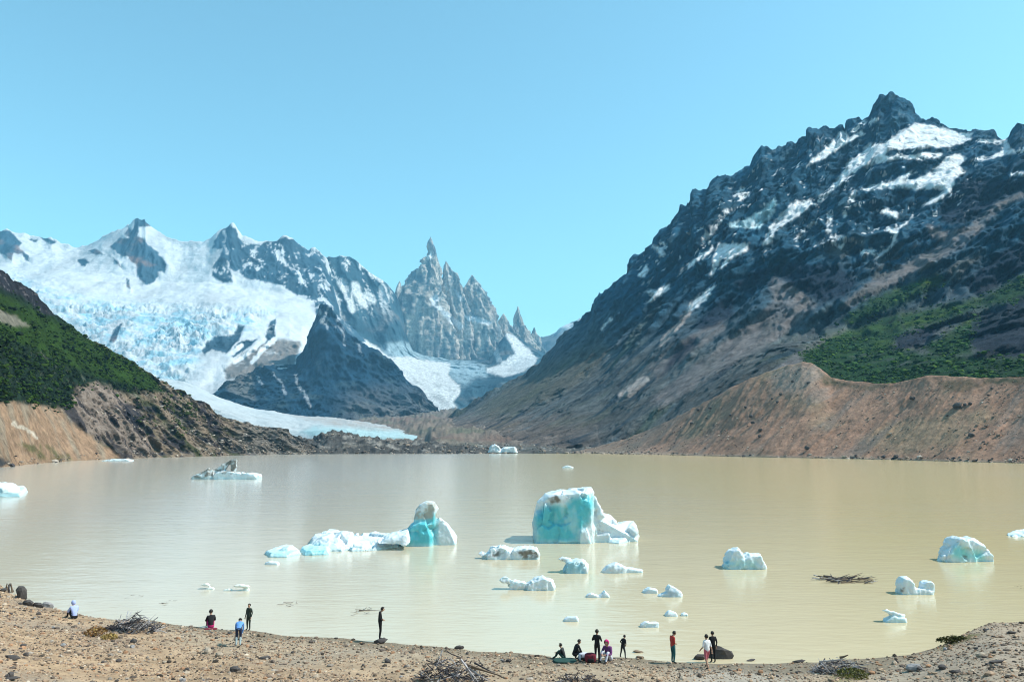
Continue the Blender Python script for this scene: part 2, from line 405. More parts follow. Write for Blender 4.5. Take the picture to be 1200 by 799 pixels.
def d_massif(G, N, px, py):
    cr_ = .3 + .7 * sstep(0, 26, py - ip(px, MSKY)); rk = np.maximum(over(px, py, M_ROCK, 4), over(px, py, M_BROWN, 4)) * cr_; ice = over(px, py, ICEFALL, 14)
    big = fbm(stretch(G, (.2, -.75, -.6), 2.5) / 900, 5, .5) * 190
    r = (ridged(stretch(G, (.25, -.6, -.75), 3) / 230 + 7, 6, .6) - .45) * 130
    cre = (ridged(stretch(G, (1, .1, -.1), 2.0) / 75, 6, .62) - .5) * 85 * (.35 + .9 * sstep(-.3, .3, fbm(G / 500, 3)))
    return G + N * (big * .5 + r * rk + fbm(G / 160 + 3, 4) * 14)[..., None] + CUR_N * (cre * ice + big * .25 * (1 - rk) + fbm(G / 140 + 8, 5) * 22 * (1 - rk))[..., None]
def p_massif(V, N, px, py):
    wx, wy = wob(px, py, 2.5, .18, 5)
    a = np.ones(V.shape) * SNOW * .88
    ice = over(px, py, ICEFALL, 12)
    t = sstep(-.2, .25, fbm(stretch(V, (1, .1, -.1), 2.0) / 80 + 4, 6, .7) + .3 * (ridged(stretch(CUR_G, (.3, -.7, -.6), 2) / 120 + 60, 4) - .5))
    a = mixc(a, (.27, .50, .61), ice * t * .9)
    a = mixc(a, (.14, .30, .37), ice * sstep(.10, .4, fbm(V / 65 + 77, 5, .7)) * .75)
    a = mixc(a, (.45, .50, .50), over(wx, wy, [[(150, 400), (175, 410), (232, 432), (245, 446), (225, 452), (190, 440), (160, 422)]], 6) * sstep(.0, .4, fbm(V / 70 + 11, 4)) * .8)
    a = a * (1 - .22 * sstep(-.1, .4, fbm(stretch(V, (.2, -.75, -.6), 3) / 240 + 30, 5, .6)))[..., None]
    rk = over(wx, wy, M_ROCK, .8); br = over(wx, wy, M_BROWN, 2)
    n1 = fbm(V / 200 + 1, 5, .6)
    rc = np.ones(V.shape) * np.array((.026, .062, .090)) * (1 + 1.1 * n1)[..., None]
    rc = mixc(rc, (.17, .115, .10), sstep(.0, .4, fbm(V / 260 + 60, 4)) * sstep(230, 180, px))
    patch = sstep(.02, .16, fbm(stretch(V, (.3, -.6, -.75), 2.5) / 95 + 21, 5, .65) + .5 * (N[..., 2] - .8)) * sstep(235, 250, px) * sstep(395, 375, py)
    rk = rk * (1 - patch * .95)
    a = a * (1 - rk[..., None]) + rc * rk[..., None]
    bc = np.ones(V.shape) * np.array((.17, .155, .14)) * (1 + .6 * n1)[..., None]
    br = br * (1 - .5 * sstep(.15, .35, fbm(V / 90 + 8, 4)))
    a = a * (1 - br[..., None]) + bc * br[..., None]
    s = np.zeros(px.shape)
    for l_, w in M_STREAK: s = np.maximum(s, line(wx, wy, l_, w))
    return mixc(a, SNOW, s)
MSKY = [(-500, 330), (-300, 300), (-120, 262), (0, 271), (8, 268), (22, 274), (40, 277), (60, 278), (72, 283), (82, 286), (92, 287), (100, 284), (112, 280), (125, 274), (135, 269), (150, 262), (150, 264), (156, 259), (161, 252), (165, 255), (170, 253), (176, 260), (186, 269), (200, 276), (215, 281), (230, 281), (241, 280), (247, 276), (254, 271), (264, 268), (269, 265), (272, 263), (276, 269), (283, 276), (295, 281), (305, 283), (318, 283), (325, 283), (332, 279), (341, 280), (346, 285), (355, 293), (362, 294), (368, 291), (374, 295), (380, 301), (386, 318), (394, 352), (402, 395), (440, 440)]
loft('snow_mountain', cols(-500, -20, 440, 440, 1.25, 12),
     [([(-500, 500), (440, 505)], [(-500, 3900), (440, 3900)]),
      ([(-500, 470), (0, 440), (150, 440), (250, 450), (340, 440), (440, 460)], [(-500, 4300), (440, 4500)]),
      ([(-500, 400), (0, 345), (150, 362), (250, 372), (340, 385), (440, 430)], [(-500, 5400), (250, 5400), (440, 5500)]),
      ([(-500, 360), (0, 312), (100, 320), (200, 328), (300, 338), (380, 350), (440, 415)], [(-500, 6300), (440, 6600)]),
      ([(x, y + 5) for x, y in MSKY], [(-500, 7160), (250, 6960), (440, 7360)]),
      (jag(MSKY, 3.0, 2), [(-500, 7200), (250, 7000), (440, 7400)])],
     [40, 70, 36, 48, 5], p_massif, d_massif, MAT_SNOW, 'snow-covered mountain with dark rock tops and a blue broken icefall', 'mountain', push=(.42, -.88, -.15))

# ---- dark rock mountain in the middle
DK_SNOW = []
def d_dark(G, N, px, py):
    q = stretch(G, (.25, -.5, -.8), 3) / 260
    return G + N * ((ridged(q + 3, 6, .58) - .5) * 210 + fbm(G / 70, 5, .6) * 50)[..., None]
def p_dark(V, N, px, py):
    n1 = fbm(V / 170 + 13, 5, .6)
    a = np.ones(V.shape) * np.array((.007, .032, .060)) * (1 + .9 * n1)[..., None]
    low = sstep(440, 485, py + 25 * fbm(V / 300, 3)) * sstep(380, 430, px)
    a = mixc(a, (.13, .125, .115), low * (.6 + .4 * sstep(-.2, .3, n1)))
    a = mixc(a, (.055, .085, .085), sstep(.15, .45, fbm(V / 140 + 90, 4)) * .5)
    gl = over(*wob(px, py, 4, .1, 9), [[(262, 452), (285, 432), (300, 428), (296, 446), (300, 470), (275, 462)]], 4)
    a = mixc(a, (.17, .16, .14), gl * .7)
    a = mixc(a, (.38, .40, .42), line(*wob(px, py, 3, .2, 4), [(346, 440), (350, 452), (357, 462), (363, 476)], 2.2) * .7)
    for l_ in ([(395, 376), (402, 392), (404, 404)], [(380, 372), (384, 384)], [(318, 436), (330, 448), (334, 462)], [(420, 404), (424, 416)], [(300, 440), (308, 452)]): a = mixc(a, (.4, .44, .48), line(*wob(px, py, 3, .2, 4), l_, 1.8) * .55)
    top = sstep(.1, .4, fbm(V / 60 + 2, 4)) * sstep(395, 368, py) * .7
    a = mixc(a, SNOW, top)
    return a
loft('dark_mountain', np.arange(240, 535, 1.2),
     [([(240, 476), (290, 482), (340, 494), (420, 500), (535, 500)], [(240, 3700), (340, 3600), (535, 3600)]),
      ([(240, 472), (265, 456), (300, 460), (380, 450), (450, 470), (512, 486), (535, 492)], [(240, 4050), (535, 4050)]),
      (jag([(240, 468), (255, 458), (265, 450), (280, 440), (300, 433), (322, 427), (346, 426), (354, 414), (362, 396), (366, 376), (371, 366), (376, 358), (381, 360), (388, 364), (396, 372), (408, 386), (425, 398), (445, 413), (462, 428), (480, 442), (494, 458), (506, 474), (514, 484), (535, 494)], 5, 5), [(240, 4300), (370, 4700), (450, 4700), (535, 4500)])],
     [34, 50], p_dark, d_dark, MAT_ROCK, 'dark blue bare rock mountain in the middle between the two glaciers', 'mountain', push=(.23, -.95, -.12))

# ---- valley floor and lower glacier
def d_floor(G, N, px, py):
    near = sstep(2600, 1000, G[..., 1])
    rough = (ridged(G / 60 + 5, 6, .6) - .45)
    out = G.copy(); out[..., 2] += rough * (6 + 9 * sstep(1300, 1600, G[..., 1]) + G[..., 1] * .004) * sstep(-3, 3, G[..., 2] + 0 * px) + fbm(G / 300, 4) * 6 - 16 * poly(px, py, [(290, 480), (400, 490), (500, 503), (508, 521), (290, 521)], 6) * sstep(1200, 1350, G[..., 1])
    return out
def p_floor(V, N, px, py):
    wx, wy = wob(px, py, 5, .08, 3)
    n1 = fbm(V / 40, 5, .65)
    a = np.ones(V.shape) * np.array((.17, .14, .115)) * (1 + .5 * n1)[..., None]
    a = mixc(a, (.15, .095, .075), sstep(0, .4, fbm(V / 260 + 3, 4)) * .7)
    a = mixc(a, (.11, .12, .08), sstep(.05, .4, fbm(V / 200 + 33, 4)) * .7)
    shore = sstep(516, 524, py)
    a = mixc(a, (.075, .08, .075), shore * (.55 + .45 * sstep(-.2, .2, n1)))
    a = mixc(a, (.30, .29, .27), shore * sstep(.12, .35, fbm(V / 16 + 4, 4)) * .8)
    return a
loft('valley_floor', np.arange(300, 740, 1.3),
     [([(300, 533), (380, 531.2), (740, 531.2)], lambda x, y: water_Y(y, 0) * 1.0),
      ([(300, 520), (380, 517), (420, 516), (470, 518), (520, 517), (580, 520), (640, 521), (740, 522)], [(300, 1250), (740, 1300)]),
      ([(300, 505), (420, 498), (480, 494), (540, 492), (600, 490), (740, 490)], [(300, 2600), (740, 2600)]),
      ([(300, 492), (400, 488), (480, 484), (540, 478), (740, 470)], [(300, 4200), (540, 4600), (740, 4300)])],
     [20, 24, 14], p_floor, d_floor, MAT_NEAR, 'brown stony valley floor between the lake and the mountains', 'valley floor', back=0, nback=0)

def d_tongue(G, N, px, py):
    out = G.copy()
    out[..., 2] += (ridged(stretch(G, (.6, -.8, 0), 3) / 90, 5, .6) - .5) * 9 + fbm(G / 200, 4) * 8 + 6
    return out
def p_tongue(V, N, px, py):
    wx, wy = wob(px, py, 3, .1, 8)
    n1 = fbm(stretch(V, (.85, -.5, -.1), 5) / 70, 5, .6)
    a = np.ones(V.shape) * np.array((.46, .50, .51)) * (1 - .3 * sstep(.1, .6, n1))[..., None]
    a = mixc(a, (.34, .28, .24), over(wx, wy, [[(330, 484), (400, 490), (470, 502), (480, 506), (440, 505), (380, 497)]], 3) * (.35 + .5 * sstep(-.1, .3, n1)))
    a = mixc(a, (.36, .55, .57), over(wx, wy, [[(352, 506), (372, 500), (400, 500), (470, 505), (494, 512), (488, 520), (420, 518), (380, 516)]], 4) * .75)
    return a
loft('valley_glacier', np.arange(150, 500, 1.3),
     [([(150, 480), (240, 492), (300, 512), (360, 520), (400, 516), (440, 517), (480, 519), (493, 518), (500, 517)], [(150, 2300), (300, 1900), (380, 1650), (500, 1700)]),
      ([(150, 466), (240, 478), (300, 500), (350, 510), (400, 507), (440, 509), (480, 513), (493, 515), (500, 516)], [(150, 2400), (300, 2000), (380, 1720), (500, 1780)]),
      ([(150, 440), (215, 448), (250, 464), (275, 474), (300, 480), (340, 487), (400, 492), (450, 500), (480, 508), (493, 513), (500, 515.5)], [(150, 3600), (300, 3500), (400, 3200), (470, 2300), (500, 1850)])],
     [10, 40], p_tongue, d_tongue, MAT_SNOW, 'white valley glacier with a pale blue snout ending above the lake', 'glacier', back=0, nback=0)

# dark rocky hummocks in front of the snout
def d_hum(G, N, px, py):
    return G + N * ((ridged(G / 26 + 2, 6, .6) - .5) * 11 * sstep(-2, 4, G[..., 2]))[..., None]
def p_hum(V, N, px, py):
    n1 = fbm(V / 14, 5, .65)
    a = np.ones(V.shape) * np.array((.070, .068, .064)) * (1 + .7 * n1)[..., None]
    a = mixc(a, (.32, .30, .27), sstep(.1, .4, fbm(V / 22 + 8, 4)) * .7)
    return mixc(a, (.24, .22, .18), sstep(.2, .4, fbm(V / 30 + 50, 3)) * .5)
loft('rocky_hummocks', np.arange(330, 580, 1.2),
     [([(330, 532), (580, 531.5)], lambda x, y: water_Y(y, 0)),
      ([(330, 516), (352, 512), (366, 512), (376, 508), (390, 505), (410, 506), (430, 510), (450, 513), (480, 517), (500, 518), (520, 520), (545, 521), (565, 524), (580, 529)], [(330, 1010), (580, 1080)])],
     [18], p_hum, d_hum, MAT_NEAR, 'low dark rocky hummocks along the far shore before the glacier snout', 'rocky shore', back=.4, nback=4)

# ---- right-hand mountain
SKY_R = [(500, 500), (525, 488), (545, 476), (560, 466), (580, 455), (600, 444), (618, 434), (630, 425), (640, 413), (652, 398), (660, 389), (672, 378), (690, 366), (697, 355), (702, 341), (705, 344), (718, 334), (735, 322), (737, 308), (742, 296), (746, 297), (752, 292), (765, 282), (770, 269), (775, 266), (787, 264), (792, 248), (797, 241), (810, 238), (812, 222), (816, 220), (828, 223), (832, 210), (840, 203), (858, 204), (866, 195), (878, 193), (888, 180), (893, 173), (905, 174), (912, 168), (932, 165), (934, 159), (945, 158), (949, 149), (953, 153), (956, 147), (961, 151), (966, 146), (974, 149), (980, 154), (985, 147), (991, 153), (993, 145), (1000, 143), (1006, 139), (1012, 142), (1018, 137), (1023, 122), (1031, 113), (1038, 116), (1045, 110), (1052, 116), (1066, 121), (1074, 129), (1080, 136), (1098, 139), (1103, 146), (1118, 151), (1125, 154), (1138, 155), (1145, 152), (1156, 153), (1170, 157), (1177, 162), (1182, 158), (1187, 147), (1195, 141), (1203, 140), (1240, 150), (1330, 190), (1500, 240), (1700, 300)]
CREST = [(500, 512), (640, 530), (660, 530.5), (680, 527), (700, 523), (730, 515), (760, 503), (800, 484), (830, 468), (860, 452), (880, 443), (900, 435), (920, 429), (940, 424), (950, 425), (962, 432), (975, 443), (1000, 447), (1030, 449), (1050, 448), (1070, 443), (1090, 440), (1120, 441), (1150, 443), (1200, 441), (1300, 438), (1700, 430)]
SHORE_R = [(660, 531.3), (700, 531.5), (760, 532.3), (800, 533.3), (860, 535), (930, 536.3), (1000, 537.5), (1060, 539), (1130, 541), (1200, 542.5), (1300, 546), (1700, 560)]
def rounded(pts, w=70):
    a = np.array(pts, float); x = np.arange(a[0, 0], a[-1, 0] + .1, 4.0); y = np.interp(x, a[:, 0], a[:, 1]); k = max(3, int(w / 4)); h = k // 2
    for _ in range(2):
        yp = np.concatenate([2 * y[0] - y[1:h + 1][::-1], y, 2 * y[-1] - y[-h - 1:-1][::-1]]); y = np.convolve(yp, np.ones(2 * h + 1) / (2 * h + 1), 'valid')
    return np.stack([x, y], -1)
SHORE_R = rounded(SHORE_R)
crestF = rounded([(660, 1.10), (760, 1.14), (900, 1.22), (1000, 1.20), (1700, 1.20)], 90)
crestY = lambda x, y: water_Y(ip(x, SHORE_R)) * ip(x, crestF)
R_SNOW = [[(944, 194), (967, 174), (984, 155), (990, 154), (994, 161), (1010, 154), (1014, 156), (998, 165), (975, 179), (960, 189)],
    [(1072, 144), (1092, 146), (1110, 152), (1125, 156), (1140, 156), (1137, 164), (1118, 171), (1104, 173), (1090, 172), (1080, 174), (1044, 176), (1037, 181), (1043, 184), (1065, 182), (1088, 178), (1104, 180), (1101, 185), (1080, 187), (1056, 186), (1030, 191), (1010, 196), (998, 204), (988, 212), (980, 216), (984, 206), (996, 188), (1010, 178), (1018, 168), (1035, 168), (1043, 162), (1056, 154)],
    [(1125, 180), (1134, 186), (1124, 195), (1131, 201), (1118, 211), (1116, 224), (1104, 233), (1082, 243), (1078, 241), (1108, 224), (1095, 221), (1072, 223), (1062, 220), (1035, 221), (1020, 224), (1008, 222), (1020, 217), (1048, 212), (1066, 201), (1070, 203), (1058, 212), (1072, 210), (1088, 203), (1101, 194), (1108, 184)],
    [(1070, 248), (1066, 258), (1050, 268), (1040, 266), (1036, 270), (1048, 275), (1044, 288), (1030, 297), (1024, 303), (1032, 301), (1050, 284), (1054, 268), (1064, 262), (1070, 252)],
    [(1028, 248), (1040, 245), (1053, 250), (1051, 257), (1040, 253)],
    [(901, 268), (910, 258), (918, 247), (927, 237), (938, 235), (953, 233), (951, 239), (938, 252), (922, 261), (907, 273), (902, 286), (893, 288), (898, 277)],
    [(842, 285), (878, 286), (875, 295), (857, 303), (847, 316), (842, 316), (852, 303), (846, 303), (838, 318), (832, 326), (834, 312), (837, 298)],
    [(836, 288), (824, 297), (810, 306), (793, 324), (806, 315), (825, 301), (837, 292)],
    [(839, 334), (818, 345), (807, 358), (805, 366), (812, 364), (832, 347)],
    [(784, 332), (769, 339), (757, 341), (764, 348), (756, 358), (775, 346), (786, 338)],
    [(757, 309), (748, 324), (755, 326), (760, 317)], [(763, 288), (776, 290), (780, 299), (774, 302), (770, 293)], [(717, 371), (704, 385), (706, 387), (718, 374)],
    [(1175, 162), (1180, 163), (1183, 173), (1191, 179), (1170, 184), (1150, 189), (1165, 181), (1175, 176)]]
R_ICE = [[(853, 262), (871, 258), (893, 247), (908, 232), (911, 240), (905, 253), (889, 268), (875, 267), (856, 266)]]
R_LINES = [([(955, 260), (944, 270), (933, 281)], 2.5), ([(973, 250), (971, 271)], 4), ([(994, 203), (978, 218), (961, 234)], 4), ([(1001, 226), (996, 240), (990, 251)], 4), ([(975, 277), (998, 281)], 3), ([(1010, 296), (1020, 294), (1028, 299)], 4), ([(1146, 165), (1176, 167)], 3), ([(1140, 187), (1155, 186)], 3), ([(1186, 205), (1200, 204)], 2.5), ([(1048, 215), (1072, 201)], 3), ([(1020, 143), (1028, 140)], 3), ([(1000, 154), (1013, 143)], 3), ([(1004, 283), (994, 281), (985, 290), (975, 283)], 2), ([(870, 222), (862, 228)], 4), ([(877, 226), (866, 233)], 4), ([(852, 248), (846, 252)], 4), ([(841, 263), (832, 272), (826, 280)], 5), ([(780, 290), (776, 284)], 3), ([(1193, 178), (1204, 173)], 3), ([(843, 300), (838, 312)], 3)]
R_SCREE = [[(908, 323), (932, 337), (957, 357), (938, 375), (912, 397), (870, 420), (820, 450), (775, 480), (762, 470), (812, 430), (850, 400), (888, 372), (906, 352), (902, 335)],
    [(1085, 264), (1112, 270), (1135, 267), (1140, 275), (1112, 286), (1092, 280)],
    [(1200, 222), (1166, 238), (1140, 262), (1100, 287), (1050, 312), (1000, 344), (985, 362), (1012, 352), (1060, 326), (1105, 302), (1135, 286), (1155, 264), (1172, 244), (1200, 232)],
    [(760, 430), (800, 400), (830, 382), (845, 376), (850, 385), (815, 410), (790, 430), (770, 445)],
    [(1064, 384), (1075, 372), (1092, 376), (1086, 382), (1072, 387)],
    [(900, 440), (930, 415), (975, 392), (990, 386), (975, 400), (945, 418), (925, 432)]]
R_GREEN = [[(938, 416), (975, 394), (1017, 379), (1052, 365), (1062, 388), (1042, 408), (1080, 413), (1140, 418), (1210, 420), (1500, 400), (1500, 460), (1060, 460), (1005, 450), (975, 445), (945, 425)],
    [(1110, 356), (1150, 349), (1175, 336), (1205, 318), (1400, 300), (1400, 350), (1205, 352), (1165, 358), (1140, 362), (1100, 378), (1060, 388), (1052, 370)],
    [(985, 376), (1020, 350), (1060, 335), (1100, 320), (1110, 330), (1070, 350), (1030, 368), (1000, 380)], [(1080, 408), (1105, 394), (1142, 368), (1150, 378), (1136, 402), (1140, 416), (1095, 416)], [(1160, 350), (1205, 332), (1300, 320), (1300, 352), (1205, 350), (1170, 358)]]
R_SHADE = [[(1140, 374), (1165, 360), (1200, 346), (1400, 340), (1400, 410), (1200, 420), (1150, 415), (1132, 400)],
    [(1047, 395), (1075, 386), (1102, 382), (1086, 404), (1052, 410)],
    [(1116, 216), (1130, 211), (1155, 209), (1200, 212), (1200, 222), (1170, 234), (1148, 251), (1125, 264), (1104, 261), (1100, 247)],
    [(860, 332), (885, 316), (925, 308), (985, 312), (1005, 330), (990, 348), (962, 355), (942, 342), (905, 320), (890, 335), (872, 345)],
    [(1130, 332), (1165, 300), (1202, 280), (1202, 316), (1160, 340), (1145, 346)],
    [(812, 385), (840, 352), (862, 345), (860, 370), (835, 384)], [(790, 410), (812, 395), (818, 402), (796, 424), (775, 440)]]  # outlines of the shaded cliffs, darkened in the rock colour
def tilt(pts):
    return pts
FALL_R = P(780, 400, 1750)[()] - P(905, 250, 2080)[()]
def d_right(G, N, px, py):
    sn = over(px, py, R_SNOW, 4); sc = over(px, py, R_SCREE, 8); gr = over(px, py, R_GREEN, 10)
    hi = sstep(455, 330, py)
    top = sstep(0, 60, py - ip(px, SKY_R)) * .55 + .45
    q = stretch(G, FALL_R, 3.2) / 190
    q = q + .35 * np.stack([fbm(G / 260 + 1, 3), fbm(G / 260 + 21, 3), fbm(G / 260 + 41, 3)], -1)
    r = ridged(q + 2, 6, .55) - .48
    q2 = stretch(G, (.8, .35, .45), 3.0) / 95
    led = ridged(q2 + 8, 5, .6) - .5
    n = fbm(stretch(G, FALL_R, 2.2) / 32 + 4, 5, .6)
    shade = over(px, py, R_SHADE, 5)
    nd = np.cross(FALL_R, (-.45, -.55, .7)); nd /= np.linalg.norm(nd)
    def ribs(w, seed):
        t = G @ nd / w + 1.3 * fbm(G / (w * 3.2) + seed, 4, .55) + .25 * fbm(G / (w * .5) + seed, 3); f = t - np.floor(t)
        return np.where(f < .72, f / .72, (1 - f) / .28) - .5
    rib = (ribs(62, 3) * 1.0 + ribs(27, 8) * .5) * (.35 + .9 * sstep(-.35, .35, fbm(G / 180 + 71, 3)))
    amp = (1 - .6 * sn) * (1 - .45 * sc)
    d = (rib * (9 + 24 * hi) + r * (46 + 100 * hi) + led * (10 + 28 * hi)) * amp * top + n * (8 + 9 * hi) * amp + (ridged(stretch(G, FALL_R, 4.5) / 50 + 40, 4, .55) - .5) * (9 + 17 * hi) * amp * top - shade * 14 + fbm(G / 420 + 6, 3) * 60 * hi * top
    d = np.where(gr > .01, d * (1 - .45 * gr) + gr * fbm(G / 9, 4) * 4, d)
    return G + N * d[..., None]
def p_right(V, N, px, py):
    wx, wy = wob(px, py, 3.0, .16, 1)
    n1 = fbm(V / 70 + 13, 6, .62)
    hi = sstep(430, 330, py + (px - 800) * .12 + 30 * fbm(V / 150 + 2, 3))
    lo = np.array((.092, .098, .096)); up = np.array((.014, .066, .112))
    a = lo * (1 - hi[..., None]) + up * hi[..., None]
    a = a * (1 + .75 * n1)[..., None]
    a = mixc(a, (.075, .095, .07), sstep(.05, .35, fbm(stretch(V, FALL_R, 3) / 90 + 44, 4)) * (1 - hi) * .8)
    a = mixc(a, (.040, .085, .110), sstep(.1, .4, fbm(stretch(V, (.8, .35, .45), 4) / 60 + 9, 5)) * hi * .6)
    br = sstep(470, 510, py + 12 * fbm(V / 60, 3)) * sstep(760, 620, px)
    a = mixc(a, (.20, .14, .11), br * .6)
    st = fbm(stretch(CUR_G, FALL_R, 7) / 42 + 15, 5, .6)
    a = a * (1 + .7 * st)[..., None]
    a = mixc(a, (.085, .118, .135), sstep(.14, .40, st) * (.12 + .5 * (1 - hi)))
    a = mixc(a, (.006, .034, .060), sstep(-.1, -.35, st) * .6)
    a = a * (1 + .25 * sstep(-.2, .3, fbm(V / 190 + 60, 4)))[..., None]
    olive = over(wx, wy, [[(600, 450), (650, 425), (705, 402), (716, 410), (690, 440), (640, 470), (570, 490), (560, 478)]], 8)
    a = mixc(a, (.115, .105, .075), olive * .6)
    for pl, k in ((R_SCREE, 1),):
        m = over(wx, wy, pl, 4) * (.65 + .5 * sstep(-.3, .3, fbm(stretch(V, FALL_R, 5) / 25, 4)))
        a = mixc(a, (.19, .17, .165), np.clip(m, 0, 1))
    warm = over(wx, wy, [[(1000, 300), (1060, 285), (1150, 300), (1130, 330), (1060, 345), (990, 350)], [(960, 285), (1010, 278), (1040, 300), (1010, 320), (970, 300)]], 12)
    a = mixc(a, (.13, .13, .12), warm * sstep(-.05, .3, fbm(stretch(V, (.8, .35, .45), 3) / 40 + 2, 5)) * .8)
    g = over(wx, wy, R_GREEN, 5)
    gc = np.ones(V.shape) * np.array((.020, .055, .018)) * (1 + .6 * fbm(V / 30, 5))[..., None]
    gc = mixc(gc, (.055, .10, .015), sstep(.0, .4, fbm(V / 80 + 70, 4)) * sstep(425, 400, py))
    g = g * (1 - .5 * sstep(.2, .42, fbm(V / 50 + 91, 4)))
    a = a * (1 - g[..., None]) + gc * g[..., None]
    a = mixc(a, (.009, .017, .034), over(wx, wy, R_SHADE, 4) * .85)  # cliff shade painted into the albedo as near-black navy
    sn = over(wx, wy, R_SNOW, 1.2) * (1 - .8 * sstep(.28, .42, fbm(V / 28 + 12, 4)))
    for l_, w in R_LINES: sn = np.maximum(sn, line(wx, wy, l_, w) * sstep(-.25, .0, fbm(V / 14 + 5, 3)))
    zone = over(px, py, [[(800, 260), (880, 195), (960, 165), (1060, 140), (1150, 160), (1150, 230), (1060, 300), (960, 290), (860, 300), (740, 340), (720, 330)]], 14)
    sn = np.maximum(sn, zone * sstep(.28, .34, fbm(stretch(V, FALL_R, 3.2) / 22 + 66, 4, .6)) * .85)
    a = mixc(a, (.50, .72, .80), over(wx, wy, R_ICE, 1.5))
    a = mixc(a, (.80, .82, .84), sn)
    dirty = np.maximum(line(wx, wy, [(806, 366), (795, 381), (785, 390), (775, 403)], 4), line(wx, wy, [(757, 445), (745, 455), (735, 463)], 4))
    dirty = np.maximum(dirty, line(wx, wy, [(754, 444), (738, 456), (728, 462)], 4))
    return mixc(a, (.42, .36, .33), dirty * .8)
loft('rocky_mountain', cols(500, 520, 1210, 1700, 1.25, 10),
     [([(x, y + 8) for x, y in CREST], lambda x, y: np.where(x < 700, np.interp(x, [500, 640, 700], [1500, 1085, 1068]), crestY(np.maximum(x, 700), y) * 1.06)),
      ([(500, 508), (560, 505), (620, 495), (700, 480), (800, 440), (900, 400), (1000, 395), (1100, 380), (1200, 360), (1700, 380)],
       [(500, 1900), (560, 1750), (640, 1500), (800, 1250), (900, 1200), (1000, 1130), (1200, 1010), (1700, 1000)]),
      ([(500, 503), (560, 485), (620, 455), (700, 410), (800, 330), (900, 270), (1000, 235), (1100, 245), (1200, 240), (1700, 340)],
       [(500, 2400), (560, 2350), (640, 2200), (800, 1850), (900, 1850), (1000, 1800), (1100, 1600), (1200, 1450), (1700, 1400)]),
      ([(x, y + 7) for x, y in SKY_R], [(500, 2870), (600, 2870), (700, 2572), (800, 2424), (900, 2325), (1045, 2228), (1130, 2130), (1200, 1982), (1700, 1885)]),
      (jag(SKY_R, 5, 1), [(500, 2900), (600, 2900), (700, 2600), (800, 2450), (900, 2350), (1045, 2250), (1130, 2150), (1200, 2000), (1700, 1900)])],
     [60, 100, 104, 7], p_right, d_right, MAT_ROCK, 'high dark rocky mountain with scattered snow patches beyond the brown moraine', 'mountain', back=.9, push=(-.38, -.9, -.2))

# ---- brown moraine on the right shore
def d_mor(G, N, px, py):
    t = sstep(-1, 6, G[..., 2])
    q = stretch(G, (-.75, -.45, -.5), 7) / 20
    return G + N * (((ridged(q, 6, .55) - .5) * 6.0 + fbm(G / 7, 5, .6) * 1.2 + fbm(G / 60, 3) * 4) * t)[..., None]
def p_mor(V, N, px, py):
    wx, wy = wob(px, py, 4, .1, 6)
    n1 = fbm(V / 18, 6, .62)
    a = np.ones(V.shape) * np.array((.30, .178, .122)) * (1 + .5 * n1)[..., None]
    a = mixc(a, (.27, .205, .13), sstep(0, .4, fbm(V / 70 + 8, 4)) * .6)
    a = mixc(a, (.20, .165, .14), sstep(.1, .4, fbm(stretch(V, (-.75, -.45, -.5), 5) / 20 + 3, 4)) * .6)
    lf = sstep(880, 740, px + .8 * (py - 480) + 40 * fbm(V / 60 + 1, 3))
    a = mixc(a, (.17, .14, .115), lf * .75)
    gp = over(wx, wy, [[(958, 434), (980, 446), (1005, 450), (1040, 450), (1048, 454), (1010, 457), (965, 451)], [(1100, 448), (1140, 444), (1150, 452), (1130, 458), (1108, 457)], [(1150, 444), (1215, 441), (1215, 448), (1150, 450)]], 3)
    a = mixc(a, (.06, .06, .035), gp * (.55 + .45 * sstep(-.2, .2, n1)))
    gy = over(wx, wy, [[(905, 436), (940, 426), (962, 436), (955, 452), (930, 462), (905, 456)]], 8)
    a = mixc(a, (.27, .235, .20), gy * .6)
    a = mixc(a, (.36, .28, .21), line(px, py, SHORE_R[::8], 3.0) * .5)
    return a
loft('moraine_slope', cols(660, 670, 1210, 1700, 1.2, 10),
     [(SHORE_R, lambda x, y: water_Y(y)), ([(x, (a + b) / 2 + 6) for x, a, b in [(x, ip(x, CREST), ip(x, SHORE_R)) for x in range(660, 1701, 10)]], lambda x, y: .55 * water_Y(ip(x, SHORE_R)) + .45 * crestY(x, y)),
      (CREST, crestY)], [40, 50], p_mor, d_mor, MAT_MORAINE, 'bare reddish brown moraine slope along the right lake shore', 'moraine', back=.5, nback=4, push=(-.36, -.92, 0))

# ---- green hillside on the left shore
SKY_L = [(-700, 120), (-300, 210), (-100, 282), (0, 314), (8, 318), (14, 325), (30, 334), (40, 340), (48, 350), (60, 366), (80, 378), (100, 390), (125, 405), (150, 420), (163, 430), (180, 441), (196, 448), (212, 456), (228, 467), (245, 478), (262, 487), (280, 494), (300, 498), (318, 500), (335, 504), (350, 511), (365, 519), (376, 527), (384, 531.5)]
SHORE_L = [(-700, 600), (-300, 568), (-100, 553), (0, 548.5), (20, 545), (60, 541.5), (110, 538.5), (150, 537.3), (200, 535.6), (260, 534), (320, 532.6), (384, 531.6)]
SHORE_L = rounded(SHORE_L, 50)
L_TAN = [[(-200, 465), (0, 471), (40, 473), (66, 479), (82, 494), (110, 514), (128, 526), (140, 536), (100, 541), (60, 543), (0, 551), (-200, 560)]]
L_RIB = [[(88, 456), (112, 449), (140, 462), (160, 485), (175, 515), (182, 537), (150, 531), (110, 514), (84, 492), (80, 470)]]
L_GREEN = [[(-200, 330), (0, 345), (25, 356), (62, 374), (100, 392), (150, 421), (178, 440), (190, 458), (170, 456), (130, 446), (80, 428), (40, 408), (0, 396), (-200, 380)]]
FALL_L = (.75, -.45, -.5)
